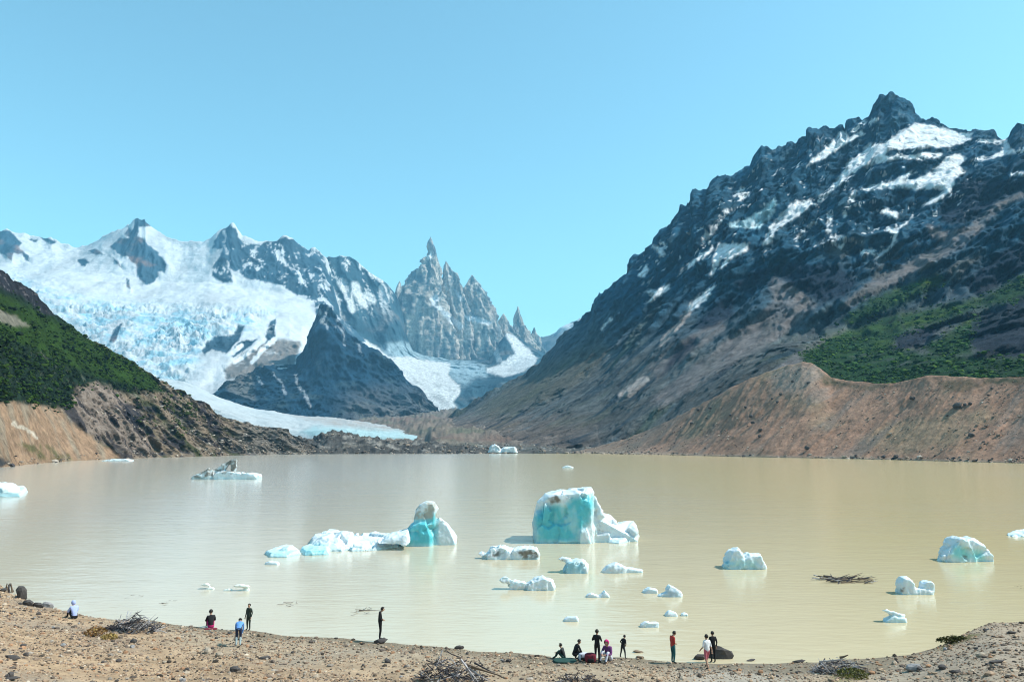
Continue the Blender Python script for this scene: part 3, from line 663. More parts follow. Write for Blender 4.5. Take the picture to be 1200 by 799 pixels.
def d_left(G, N, px, py):
    t = sstep(-1, 6, G[..., 2])
    tan = over(px, py, L_TAN, 8); gr = over(px, py, L_GREEN, 8)
    q = stretch(G, FALL_L, 3.5) / 42
    r = ridged(q + 1, 6, .58) - .48
    rk = (1 - tan * .8) * (1 - gr * .6)
    right = sstep(70, 110, px)
    return G + N * ((r * (15 + 14 * right) * rk + (ridged(stretch(G, FALL_L, 4) / 13 + 9, 5, .6) - .5) * 5.5 * rk * right + fbm(G / 8 + 3, 5, .6) * (1.6 + 2.6 * (1 - tan)) + fbm(G / 90, 3) * 8) * t)[..., None]
def p_left(V, N, px, py):
    wx, wy = wob(px, py, 5, .1, 4)
    n1 = fbm(V / 12, 6, .62); n2 = fbm(stretch(V, FALL_L, 4) / 22 + 5, 5, .6)
    a = np.ones(V.shape) * np.array((.185, .14, .10)) * (1 + .5 * n1)[..., None]          # brown rock and soil
    a = mixc(a, (.035, .048, .018), sstep(.02, .25, n2) * .85)                                  # green strips
    a = mixc(a, (.035, .034, .042), sstep(.04, .24, fbm(V / 22 + 40, 5, .62)) * .9)               # dark rock
    a = mixc(a, (.30, .265, .22), sstep(.15, .4, fbm(V / 10 + 90, 4)) * .6)
    gry = sstep(262, 305, px + 20 * fbm(V / 40, 3))
    a = mixc(a, (.19, .18, .165), gry * .6); a = mixc(a, (.03, .033, .033), gry * sstep(-.02, .2, n2) * .9)
    shr = over(wx, wy, [[(-300, 300), (0, 314), (50, 345), (100, 390), (180, 441), (190, 458), (150, 462), (112, 449), (88, 458), (80, 476), (60, 480), (40, 474), (0, 471), (-300, 466)]], 5)
    sc = np.ones(V.shape) * np.array((.010, .021, .011)) * (1 + .8 * n1)[..., None]
    sc = mixc(sc, (.10, .105, .075), sstep(.2, .42, fbm(V / 9 + 14, 4)) * sstep(398, 415, py) * .7)
    a = a * (1 - shr[..., None]) + sc * shr[..., None]
    g = over(wx, wy, L_GREEN, 4)
    gc = np.ones(V.shape) * np.array((.020, .044, .005)) * (1 + .7 * fbm(V / 20 + 6, 5))[..., None]
    a = a * (1 - g[..., None]) + gc * g[..., None]
    top = over(wx, wy, [[(-200, 260), (0, 312), (10, 318), (48, 346), (62, 370), (50, 368), (26, 348), (0, 336), (-200, 320)]], 3)
    tc = np.ones(V.shape) * np.array((.020, .021, .027)) * (1 + .6 * n1)[..., None]
    tc = mixc(tc, (.13, .12, .13), sstep(.24, .42, fbm(V / 7 + 3, 4)))
    a = a * (1 - top[..., None]) + tc * top[..., None]
    a = mixc(a, (.19, .17, .14), over(wx, wy, [[(-60, 355), (0, 364), (14, 370), (34, 382), (24, 384), (0, 377), (-60, 370)]], 2.5) * .85)
    rb = over(wx, wy, L_RIB, 4)
    rc = np.ones(V.shape) * np.array((.21, .165, .135)) * (1 + .5 * n1)[..., None]
    rc = mixc(rc, (.03, .028, .032), sstep(-.02, .18, fbm(stretch(V, (.72, -.5, -.48), 5) / 12 + 1, 5)) * .9)
    a = a * (1 - rb[..., None]) + rc * rb[..., None]
    tn = over(wx, wy, L_TAN, 3)
    tcol = np.ones(V.shape) * np.array((.29, .188, .12)) * (1 + .35 * n1)[..., None]
    tcol = mixc(tcol, (.26, .22, .165), sstep(.0, .35, fbm(stretch(V, FALL_L, 5) / 14 + 3, 4)) * .7)
    tcol = mixc(tcol, (.09, .09, .035), over(wx, wy, [[(20, 518), (50, 520), (75, 532), (90, 540), (60, 541), (35, 532)]], 3) * sstep(-.2, .2, n1) * .85)
    tcol = mixc(tcol, (.48, .42, .34), line(wx, wy, [(16, 496), (30, 503), (44, 513)], 2.2) * .8)
    tcol = mixc(tcol, (.05, .05, .05), over(wx, wy, [[(-40, 530), (0, 535), (12, 542), (4, 546), (-40, 545)]], 2))
    a = a * (1 - tn[..., None]) + tcol * tn[..., None]
    a = mixc(a, (.02, .022, .03), over(wx, wy, [[(238, 488), (250, 490), (262, 502), (256, 512), (244, 506)], [(144, 470), (165, 478), (170, 492), (160, 500), (146, 484)]], 3) * .8)
    return a
shoreLY = lambda x, y: water_Y(ip(x, SHORE_L))
topLY = lambda x, y: water_Y(ip(x, SHORE_L)) * np.interp(x, [-700, -300, 0, 100, 200, 300, 384], [1.7, 1.6, 1.55, 1.42, 1.28, 1.15, 1.02])
loft('green_hillside', cols(-700, -10, 384, 384, 1.15, 10),
     [(SHORE_L, shoreLY), ([(x, .45 * ip(x, SKY_L) + .55 * ip(x, SHORE_L)) for x in range(-700, 385, 4)], lambda x, y: .68 * shoreLY(x, y) + .32 * topLY(x, y)), (SKY_L, topLY)],
     [80, 90], p_left, d_left, MAT_NEAR, 'dark green hillside with tan scree and brown rock ribs on the left shore', 'hillside', back=.6, nback=4, push=(.5, -.85, 0))

# low bushes on the green slopes
MAT_LEAF = attr_mat('bush_leaves', 2.0, .4, .4, .3)
def bushes(src, polys, n, smin, smax, label, cols_, name='bushes', mat=None, soft=9, sig=.5, sink=.2):
    V, N2, px, py = LOFT[src]; m = over(px, py, polys, soft) * (1 - over(px, py, [[(-60, 353), (0, 362), (14, 368), (36, 382), (24, 387), (0, 379), (-60, 372)]], 2)); idx = np.argwhere(m > np.random.default_rng(5).random(m.shape)); idx = idx[RNG.integers(0, len(idx), n)]
    p = V[idx[:, 0], idx[:, 1]] + RNG.normal(0, 2.0, (n, 3)) * np.array((1, 1, 0)); k = fbm(p / 40, 3); keep = RNG.random(n) < .5 + k * 1.4; p = p[keep]; n = len(p)
    s_ = np.exp(RNG.normal(0, sig, n)).clip(.3, 3) * (smin + smax) / 2
    v = IVB[None] * (1 + RNG.uniform(-.35, .35, (n, len(IVB), 1))) * s_[:, None, None] * np.array((1, 1, .6)) + (p + np.array([0, 0, sink]))[:, None]
    f = (IFB[None] + (np.arange(n) * len(IVB))[:, None, None]).reshape(-1, 3)
    c = np.array(cols_)[RNG.integers(0, len(cols_), n)] * RNG.uniform(.6, 1.35, (n, 1))
    tag(link(name, mesh_np(name, v, f, mat or MAT_LEAF, np.repeat(c[:, None], len(IVB), 1), False)), label, name, None, 'stuff')
_b = bmesh.new(); bmesh.ops.create_icosphere(_b, subdivisions=1, radius=1); IVB = np.array([x.co[:] for x in _b.verts]); IFB = np.array([[q.index for q in x.verts] for x in _b.faces]); _b.free()
bushes('rocky_mountain', R_GREEN[:2] + R_GREEN[2:], 9000, .8, 1.9, 'dark green scrub covering the lower slope of the high rocky mountain', [(.018, .05, .016), (.034, .075, .014), (.016, .04, .016), (.055, .10, .015)])
bushes('green_hillside', [[(-300, 300), (8, 345), (60, 372), (100, 391), (180, 441), (190, 458), (150, 462), (112, 449), (88, 458), (80, 476), (60, 480), (40, 474), (0, 471), (-300, 466)]], 9000, .55, 1.2, 'dark green scrub covering the hillside on the left shore', [(.012, .026, .008), (.02, .045, .006), (.010, .018, .010), (.032, .058, .008)])
bushes('green_hillside', [[(190, 455), (215, 462), (235, 490), (215, 500), (195, 480)], [(200, 490), (215, 500), (222, 520), (205, 515)], [(150, 465), (165, 470), (180, 500), (172, 505)]], 700, .7, 1.4, 'green scrub patches on the brown rock ribs of the left shore', [(.03, .045, .012), (.045, .06, .018)])

STONE = [(.22, .17, .13), (.30, .24, .19), (.12, .10, .09), (.36, .31, .26), (.06, .055, .055)]
bushes('moraine_slope', [[(700, 527), (830, 472), (940, 428), (1000, 452), (1250, 446), (1250, 544), (900, 536)]], 4200, .22, .6, 'loose stones strewn over the brown moraine slope', STONE, 'stones', MAT_PEBBLE, 4, .6, .1)
bushes('moraine_slope', [[(670, 529), (1250, 538), (1250, 547), (900, 539), (670, 533)]], 1500, .5, 1.0, 'stones along the waterline of the brown moraine', STONE, 'stones', MAT_PEBBLE, 2, .5, .1)
bushes('green_hillside', [[(0, 536), (110, 530), (384, 522), (384, 534), (0, 552)]], 1600, .4, .9, 'stones along the waterline of the left shore', STONE, 'stones', MAT_PEBBLE, 3, .5, .1)
bushes('green_hillside', [[(85, 470), (150, 455), (330, 502), (384, 530), (180, 537), (110, 514)]], 2200, .4, .9, 'loose stones on the brown rock slope of the left shore', STONE, 'stones', MAT_PEBBLE, 6, .6, .1)
bushes('rocky_hummocks', [[(330, 505), (580, 515), (580, 534), (330, 534)]], 1500, .6, 1.4, 'grey stones heaped on the dark hummocks of the far shore', STONE, 'stones', MAT_PEBBLE, 3, .5, .2)
bushes('valley_floor', [[(520, 520), (740, 520), (740, 533), (520, 533)]], 1200, .7, 1.6, 'dark and pale stones along the middle of the far shore', STONE, 'stones', MAT_PEBBLE, 3, .5, .2)

# ------------------------------------------------------------------ wide ground, water, beach
g = mesh_np('valley_ground', [(-11500, -6000, -4), (11500, -6000, -4), (11500, 15000, -4), (-11500, 15000, -4)], [[0, 1, 2, 3]], flat_mat('valley_gravel', (.2, .16, .12), .95, .4, .02))
tag(link('valley_ground', g), 'brown gravel ground of the valley under the lake and hills', 'ground', None, 'structure')

wm, n, l, b = new_mat('silty_water')
t = noise_node(n, l, .012, 4, .6)
cr = n.new('ShaderNodeMix'); cr.data_type = 'RGBA'
g_tc = n.new('ShaderNodeTexCoord'); g_sx = n.new('ShaderNodeSeparateXYZ'); l.new(g_tc.outputs['Object'], g_sx.inputs[0])
g_mr = n.new('ShaderNodeMapRange'); g_mr.inputs['From Min'].default_value = -70; g_mr.inputs['From Max'].default_value = 60; l.new(g_sx.outputs[0], g_mr.inputs[0])
g_ad = n.new('ShaderNodeMath'); g_ad.operation = 'MULTIPLY_ADD'; g_ad.inputs[1].default_value = .7; l.new(t.outputs[0], g_ad.inputs[0]); g_ad.inputs[2].default_value = -.35
g_a2 = n.new('ShaderNodeMath'); g_a2.operation = 'ADD'; g_a2.use_clamp = True; l.new(g_ad.outputs[0], g_a2.inputs[0]); l.new(g_mr.outputs[0], g_a2.inputs[1])
cr.inputs[6].default_value = (.53, .475, .395, 1); cr.inputs[7].default_value = (.56, .45, .245, 1)
l.new(g_a2.outputs[0], cr.inputs[0]); l.new(cr.outputs[2], b.inputs['Base Color'])
b.inputs['Roughness'].default_value = .13; b.inputs['IOR'].default_value = 1.33
tc = n.new('ShaderNodeTexCoord'); mp = n.new('ShaderNodeMapping'); mp.inputs['Scale'].default_value = (.55, 1.5, 1); mp.inputs['Rotation'].default_value = (0, 0, .12)
l.new(tc.outputs['Object'], mp.inputs[0])
t1 = n.new('ShaderNodeTexNoise'); t1.inputs['Scale'].default_value = 1.1; t1.inputs['Detail'].default_value = 5; l.new(mp.outputs[0], t1.inputs['Vector'])
t2 = n.new('ShaderNodeTexNoise'); t2.inputs['Scale'].default_value = .18; t2.inputs['Detail'].default_value = 3; l.new(mp.outputs[0], t2.inputs['Vector'])
ad = n.new('ShaderNodeMath'); ad.operation = 'MULTIPLY_ADD'; ad.inputs[1].default_value = 1.6; l.new(t2.outputs[0], ad.inputs[0]); l.new(t1.outputs[0], ad.inputs[2])
bp = n.new('ShaderNodeBump'); bp.inputs['Strength'].default_value = .32; bp.inputs['Distance'].default_value = .10
l.new(ad.outputs[0], bp.inputs['Height']); l.new(bp.outputs[0], b.inputs['Normal'])
w = mesh_np('lake_water', [(-1700, 15, 0), (1700, 15, 0), (1700, 1090, 0), (-1700, 1090, 0)], [[0, 1, 2, 3]], wm)
tag(link('lake_water', w), 'calm cloudy beige glacial lake filling the valley', 'lake', None, 'structure')

WL = [(-400, 640), (-100, 662), (0, 684), (12, 690), (30, 701), (60, 712), (100, 720), (150, 726), (190, 726), (230, 733), (270, 738), (300, 738), (340, 743), (400, 748), (460, 752), (520, 758), (560, 763), (620, 766), (660, 769), (720, 771), (760, 774), (830, 777), (900, 777), (940, 774), (1020, 770), (1060, 763), (1085, 757), (1110, 749), (1140, 743), (1200, 740), (1350, 728), (1700, 700)]
def ground_z(x, y):
    x, y = np.asarray(x, float), np.asarray(y, float)
    px = 600 + 900 * x / np.maximum(y, 12)
    Yw = water_Y(ip(px, WL)) + .5 * fbm(np.stack([x / 3, y / 3, x * 0], -1), 3)
    d = Yw - y
    bank = np.interp(px, [-400, 0, 60, 120, 200, 1040, 1100, 1140, 1300], [1.2, .9, .55, .3, 0, 0, .5, .9, 1.2])
    z = np.where(d > 0, .052 * d + bank * sstep(-.2, 1.8, d), .09 * d)
    z = z + np.maximum(0, 24 - y) * .37
    q = np.stack([x, y, x * 0], -1)
    z = z + sstep(-1, 2, d) * (.10 * fbm(q / 4, 4) + .16 * fbm(q / 11 + 5, 2))
    z = np.where(d > .25, np.maximum(z, .035), z)
    return np.maximum(z, -3.3)
def spot(px, py):
    """the ground point seen at a pixel of the beach"""
    Y = np.arange(29, 75, .02); p = P(px, py, Y)
    hit = np.nonzero(p[:, 2] <= np.maximum(ground_z(p[:, 0], p[:, 1]), 0))[0]
    q = p[hit[0]] if len(hit) else p[-1]
    return np.array([q[0], q[1], max(float(ground_z(q[0], q[1])), 0)])
gx, gy = np.meshgrid(np.arange(-75, 75.1, .42), np.concatenate([np.arange(-40, 26, 2.0), np.arange(26, 82, .3)]))
V = np.stack([gx, gy, ground_z(gx, gy)], -1)
n1 = fbm(V / 1.3, 5, .65); n2 = fbm(V / 7 + 4, 4)
px, py = proj(V + np.array([0, .001, 0]))
a = np.ones(V.shape) * np.array((.35, .24, .15)) * (1 + .9 * n1)[..., None]
a = mixc(a, (.27, .215, .165), sstep(-.05, .35, n2) * .7)
a = mixc(a, (.33, .30, .27), sstep(760, 840, px) * sstep(960, 900, px) * .8)
a = mixc(a, (.33, .28, .225), sstep(960, 1060, px) * .6)
a = mixc(a, (.34, .29, .22), sstep(.5, .15, V[..., 2]) * .5)
a = mixc(a, (.17, .14, .10), sstep(.17, .03, V[..., 2]) * .8)
a = mixc(a, (.10, .095, .035), over(*wob(px, py, 3, .2, 3), [[(1094, 760), (1112, 748), (1132, 742), (1150, 742), (1140, 748), (1120, 754), (1106, 761)]], 2) * .9)
a = mixc(a, (.17, .16, .06), over(*wob(px, py, 4, .2, 3), [[(985, 782), (1008, 780), (1016, 790), (995, 799), (970, 799)]], 3) * .7)
me = mesh_np('gravel_beach', V, grid_faces(*gx.shape), MAT_BEACH, a)
tag(link('gravel_beach', me), 'tan gravel beach and bank in the foreground', 'beach', None, 'structure')

# ------------------------------------------------------------------ stones
def ico(sub):
    bm = bmesh.new(); bmesh.ops.create_icosphere(bm, subdivisions=sub, radius=1)
    v = np.array([x.co[:] for x in bm.verts]); f = np.array([[q.index for q in x.verts] for x in bm.faces]); bm.free(); return v, f
IV1, IF1 = ico(1); IV2, IF2 = ico(2); IV3, IF3 = ico(3)
def pebbles(n):
    x = RNG.uniform(-44, 44, n * 5); y = RNG.uniform(30, 68, n * 5)
    z = ground_z(x, y); px, py = 600 + 900 * x / y, 0
    dn = fbm(np.stack([x / 5, y / 2.2, x * 0], -1) + 3, 4, .6); ok = (z > .01) & (np.abs(px - 600) < 700) & (RNG.random(len(x)) < .35 + .9 * sstep(-.25, .3, dn))
    x, y, z = x[ok][:n], y[ok][:n], z[ok][:n]; n = len(x)
    s = np.exp(RNG.normal(-3.3, .55, n)).clip(.014, .2)
    q = RNG.normal(size=(n, 4)); q /= np.linalg.norm(q, axis=1)[:, None]
    shp = RNG.uniform(.55, 1.25, (n, 3)); shp[:, 2] *= .62
    base = IV1[None] * (1 + RNG.uniform(-.22, .22, (n, 12, 1)))
    v = base * shp[:, None] * s[:, None, None]
    ang = RNG.uniform(0, 6.28, n); c, sn = np.cos(ang)[:, None], np.sin(ang)[:, None]
    v = np.stack([v[..., 0] * c - v[..., 1] * sn, v[..., 0] * sn + v[..., 1] * c, v[..., 2]], -1)
    v += np.stack([x, y, z + s * .15], -1)[:, None]
    f = (IF1[None] + (np.arange(n) * 12)[:, None, None]).reshape(-1, 3)
    pal = np.array([(.50, .40, .31), (.42, .33, .26), (.30, .24, .20), (.55, .49, .42), (.16, .14, .13), (.42, .27, .18), (.38, .36, .34), (.07, .065, .06), (.62, .57, .50)])
    k = RNG.choice(len(pal), n, p=[.18, .17, .14, .07, .14, .10, .07, .11, .02])
    col = pal[k] * np.array((.80, .71, .62)) * RNG.uniform(.75, 1.2, (n, 1))
    col = np.repeat(col[:, None], 12, 1)
    me = mesh_np('pebbles', v, f, MAT_PEBBLE, col, smooth=False)
    tag(link('pebbles', me), 'loose pebbles and small stones covering the beach', 'pebbles', None, 'stuff')
pebbles(46000)

MAT_STONES = [flat_mat('rock_dark', (.075, .066, .062), .9, .5, 5), flat_mat('rock_tan', (.36, .29, .22), .9, .35, 5), flat_mat('rock_brown', (.20, .145, .10), .9, .4, 5), flat_mat('rock_grey', (.27, .255, .25), .9, .35, 5)]
ROCKS = []
for k in range(5):
    v = IV2.copy(); v = v * (1 + .75 * fbm(v * 1.1 + k * 9.1, 3)[:, None]) * np.array((1, .8, .62 + .06 * k))
    for m in MAT_STONES:
        ROCKS.append(mesh_np('rock', v, IF2, m, smooth=False))
def rock(p, size, m, k=None, label=None, cat='rock', group=None, name='rock', sz=(1, 1, 1), rz=None):
    k = random.randrange(5) if k is None else k
    o = link(name, ROCKS[k * 4 + m], None, (p[0], p[1], p[2] + size * .18 * sz[2]))
    o.scale = tuple(size * .5 * s for s in sz); o.rotation_euler = (random.uniform(-.2, .2), random.uniform(-.2, .2), random.uniform(0, 6.28) if rz is None else rz)
    return tag(o, label, cat, group)
ROCK_LABEL = ['loose dark rock lying among the beach pebbles', 'loose tan rock lying among the beach pebbles', 'loose brown rock lying among the beach pebbles', 'loose grey rock lying among the beach pebbles']
ROCK_GROUP = ['loose dark rocks on the beach', 'loose tan rocks on the beach', 'loose brown rocks on the beach', 'loose grey rocks on the beach']
LANDMARKS = [(15, 720, 'by the upright pointed rock'), (85, 730, 'by the person in lavender blue'), (60, 780, 'on the lower left beach'), (155, 750, 'under the waterline driftwood'), (180, 790, 'on the open beach below the waterline driftwood'), (247, 745, 'by the sitting person in black and pink'), (282, 770, 'behind the bending person in blue'),
    (350, 770, 'midway between the bending person and the lone figure'), (445, 765, 'around the lone standing figure'), (400, 795, 'left of the big brushwood heap'), (530, 775, 'around the big brushwood heap'), (610, 785, 'right of the big brushwood heap'), (690, 785, 'around the beach group'), (760, 790, 'between the group and the person in red'), (840, 790, 'around the large black boulder'), (900, 790, 'left of the pale driftwood heap'), (985, 792, 'around the pale driftwood heap'), (1060, 780, 'right of the pale driftwood heap'), (1120, 765, 'below the grassy bank edge'), (1180, 755, 'on the crest of the right bank'), (1180, 790, 'at the foot of the right bank')]
cnt = 0
while cnt < 240:
    x, y = random.uniform(-42, 42), random.uniform(31, 66)
    z = float(ground_z(x, y)); q = 600 + 900 * x / y
    if z < .04 or not -20 < q < 1220: continue
    m = random.choices(range(4), [.42, .2, .24, .14])[0]
    lm = min(LANDMARKS, key=lambda k_: abs(k_[0] - q) + 1.2 * abs(k_[1] - float(proj(np.array([[x, y, z]]))[1][0])))[2]
    sz_ = min(.6, .13 * math.exp(abs(random.gauss(0, .5)))); cname = ('dark', 'tan', 'brown', 'grey')[m]; sname = 'larger' if sz_ > .24 else 'small'
    rock((x, y, z), sz_, m, label=f'{sname} {cname} loose rock on the pebbles {lm}', group=f'{sname} {cname} rocks {lm}'); cnt += 1
SPECIAL = [  # px, py, width px, material, shape, label
    (25, 701, 13, 0, (1, .8, 2.2), 'dark upright pointed rock at the top of the left bank'),
    (33, 709, 15, 0, (1, .8, .9), 'dark round rock below the upright pointed rock'),
    (45, 711, 15, 0, (1.2, .8, .9), 'dark rock in the middle of the three at the left waterline'),
    (56, 711, 14, 3, (1, .8, .9), 'dark grey rock nearest the blue jacket at the left waterline'),
    (14, 772, 18, 0, (1.3, .8, .7), 'flat dark mossy rock low on the left beach'),
    (12, 796, 20, 0, (1.4, .8, .5), 'flat dark rock at the bottom left corner of the beach'),
    (310, 772, 16, 0, (1.5, .8, .6), 'flat black rock on the open beach right of the blue jacketed person'),
    (282, 788, 12, 2, (1.4, .8, .6), 'reddish brown rock on the beach below the bending person'),
    (446, 753, 16, 0, (1.3, .9, .9), 'small black boulder the lone black clothed figure stands on'),
    (454, 776, 9, 0, (1, .9, .9), 'black stone between the lone standing figure and the brushwood'),
    (538, 760, 12, 0, (1.2, .8, .9), 'black angular rock at the waterline behind the big brushwood heap'),
    (596, 775, 8, 0, (1, .9, .9), 'small black rock right of the big brushwood heap poles'),
    (843, 770, 33, 0, (1.25, .8, 1.05), 'large black rounded boulder behind the person in the pink shorts'),
    (821, 772, 17, 0, (1.2, .8, .9), 'black boulder end poking out left of the pink shorts'),
    (880, 774, 12, 0, (1.6, .8, .5), 'flat dark rock at the waterline right of the large black boulder'),
    (936, 776, 15, 0, (1.6, .8, .7), 'dark flat rock at the waterline left of the grey driftwood heap'),
    (1120, 788, 16, 0, (1.5, .8, .7), 'dark rock in the loose soil of the right bank'),
    (1186, 742, 14, 0, (1.6, .8, .7), 'dark flat rock on the crest of the right bank'),
    (1168, 776, 26, 0, (1.8, .8, .45), 'long dark flat rock on the slope of the right bank'),
    (1070, 770, 12, 2, (1.5, .8, .6), 'brown rock at the foot of the grassy bank edge'),
    (1072, 785, 22, 3, (1.2, .9, .8), 'pale grey boulder at the right end of the driftwood heap'),
    (748, 764, 14, 2, (1.5, .8, .5), 'flat brown stone at the waterline right of the dark bending figure'),
    (750, 771, 11, 2, (1.2, .8, .7), 'brown stone nearest the camera right of the dark bending figure'),
]
for px_, py_, wpx, m, sz, lab in SPECIAL:
    p = spot(px_, py_); rock(p, .85 * wpx * p[1] / F / sz[0], m, random.randrange(5), lab, 'rock', None, 'boulder', sz, random.uniform(-.3, .3))

# boulders on the moraine
MB = [(810, 496), (828, 490), (818, 480), (832, 478), (882, 495), (880, 488), (891, 504), (890, 511), (905, 467), (911, 471), (915, 462), (929, 447), (948, 449), (856, 486), (946, 525), (1122, 477), (1131, 474), (1137, 473), (1069, 467), (874, 477), (1036, 535), (1050, 535), (1138, 510)]
for q, (a_, b_) in enumerate(MB):
    Y = water_Y(ip(a_, SHORE_R)); f_ = np.clip((ip(a_, SHORE_R) - b_) / (ip(a_, SHORE_R) - ip(a_, CREST)), 0, 1)
    p = P(a_, b_, Y * (1 - f_) + float(crestY(np.array(a_), 0)) * f_ - 2.0)
    s = (7.5 if q == 15 else random.uniform(2.6, 4.4))
    where_ = 'on the left flank of the brown moraine' if a_ < 900 else 'at the waterline of the brown moraine' if b_ > 520 else 'near the rounded top of the brown moraine' if a_ < 960 else 'on the right part of the brown moraine'
    lab = 'largest black boulder lying high on the brown moraine slope' if q == 15 else 'small dark boulder ' + where_
    rock(p - np.array([0, 0, .5]), s, 0, None, lab, 'boulder', None if q == 15 else 'dark boulders ' + where_, 'boulder')

# ------------------------------------------------------------------ icebergs
def hull_bm(bm, pts):
    vs = [bm.verts.new(p) for p in pts]
    r = bmesh.ops.convex_hull(bm, input=vs)
    bmesh.ops.delete(bm, geom=[g_ for g_ in r['geom_interior'] if isinstance(g_, bmesh.types.BMVert)], context='VERTS')
def iceberg(label, base, hulls, blue=(), grey=(), amp=.05, vox=1.1, tone=(.62, .68, .70), name='iceberg', group=None, cat='iceberg', freq=1.0, blue_col=(.035, .42, .48), grey_col=(.17, .155, .13)):
    """hulls: (outline pixels, near offset m, far offset m[, skew]); base = (px, py) of the waterline point"""
    Y = float(water_Y(base[1])); m = Y / F; o0 = P(base[0], base[1], Y)
    bm = bmesh.new()
    for h in hulls:
        if isinstance(h, dict):
            a_ = np.array(h['plan'], float); W3 = P(a_[:, 0], a_[:, 1], water_Y(a_[:, 1])) - o0; c_ = W3[:, :2].mean(0); V3 = []
            for i_, q_ in enumerate(W3):
                e_ = c_ + (q_[:2] - c_) * .9
                V3 += [(q_[0], q_[1], -.45), (q_[0], q_[1], h['h'] * .25), (e_[0], e_[1], h['h'] * (.7 + .3 * ((i_ * 7) % 5) / 4))]
            hull_bm(bm, V3); continue
        pts, d0, d1 = h[:3]; fl = h[3] if len(h) > 3 else 1.0
        a_ = np.array(pts, float); X = (a_[:, 0] - base[0]) * m; Z = (base[1] - a_[:, 1]) * m * 1.01
        cx, cz = X.mean(), Z.mean(); V3 = []
        for dd, k in ((d0, .80), ((d0 * .5), .97), (d0 * .5 + d1 * .5, 1.0), (d1, .75)):
            for x_, z_ in zip(X, Z):
                V3.append((cx + (x_ - cx) * k, dd, ((cz + (z_ - cz) * k) if z_ > cz else z_) * (fl if dd == d0 else (fl + 1) / 2 if dd == d0 * .5 else 1)))
        lowX = [(cx + (x_ - cx) * .92, dd, -.7) for x_ in (X.min(), X.max()) for dd in (d0 * .8, d1 * .8)]
        hull_bm(bm, V3 + (lowX if Z.min() < .15 else []))
    me = bpy.data.meshes.new('tmp'); bm.to_mesh(me); bm.free()
    ob = bpy.data.objects.new('tmp', me); COL.objects.link(ob)
    md = ob.modifiers.new('r', 'REMESH'); md.mode = 'VOXEL'; md.voxel_size = m * vox; md.use_smooth_shade = True
    dg = bpy.context.evaluated_depsgraph_get(); ev = ob.evaluated_get(dg)
    me2 = bpy.data.meshes.new_from_object(ev)
    bpy.data.objects.remove(ob); bpy.data.meshes.remove(me)
    nv = len(me2.vertices); v = np.zeros(nv * 3); me2.vertices.foreach_get('co', v); v = v.reshape(-1, 3)
    nn = np.zeros(nv * 3); me2.vertices.foreach_get('normal', nn); nn = nn.reshape(-1, 3)
    size = max(np.ptp(v[:, 0]) * .5, np.ptp(v[:, 2]), .6); sd = base[0] * .37
    rr = np.random.default_rng(int(base[0] * 13 + base[1]))
    for _ in range(26 if nv > 2500 else 16):                      # broken, planar faces
        i_ = rr.integers(nv); n_ = nn[i_] + rr.normal(0, .28, 3); n_ /= np.linalg.norm(n_)
        if v[i_, 2] < .08 * size: continue
        c_ = v[i_] - n_ * size * rr.uniform(.008, .032); rad_ = size * rr.uniform(.2, .5)
        h_ = (v - c_) @ n_; near = (np.linalg.norm(v - v[i_], axis=1) < rad_) & (h_ < .07 * size) & (nn @ n_ > .2)
        v = v - np.where(near & (h_ > 0), h_, 0)[:, None] * n_
    q = v / size * 2.2 * freq + sd
    d = amp * size * (.75 * (ridged(q * 1.3, 5, .55) - .55) + .35 * fbm(q * 4, 3))
    d = d + amp * size * .5 * (ridged(q * np.array((2.2, 2.2, .6)) + 3, 3) - .5) * sstep(0, -.4, nn[:, 1])
    v2 = v + nn * d[:, None] * sstep(-.3, .1, v[:, 2])[:, None]
    me2.vertices.foreach_set('co', v2.astype(np.float32).ravel())
    me2.name = name
    px_, py_ = proj(v2 + o0)
    a = np.ones((nv, 3)) * np.array(tone) * (1 + .05 * fbm(q * 3, 3))[:, None]
    front = sstep(.25, -.25, nn[:, 1] + .15 * nn[:, 0])
    wx, wy = wob(px_, py_, 2.0, .25, 3)
    for pl in blue:
        m_ = poly(wx, wy, pl, 5.5) * front * .88
        a = mixc(a, np.array(blue_col) * .35 + np.array((.32, .46, .48)), m_ * .8)
        a = mixc(a, blue_col, m_ * (1 - .55 * sstep(-.05, .4, fbm(q * np.array((1.6, 1.6, .7)) + 9, 4, .6))))
    for pl in grey:
        a = mixc(a, grey_col, poly(wx, wy, pl, 1.8) * sstep(-.35, .1, fbm(q * 3 + 4, 3)))
    wet = sstep(.14, .02, v2[:, 2] / max(size, 1e-3) * 1.5) * .35
    a = mixc(a, (.35, .62, .66), wet)
    set_albedo(me2, a); me2.materials.clear(); me2.materials.append(MAT_ICE)
    me2.polygons.foreach_set('use_smooth', np.full(len(me2.polygons), True))
    o = link(name, me2, None, o0)
    return tag(o, label, cat, group)
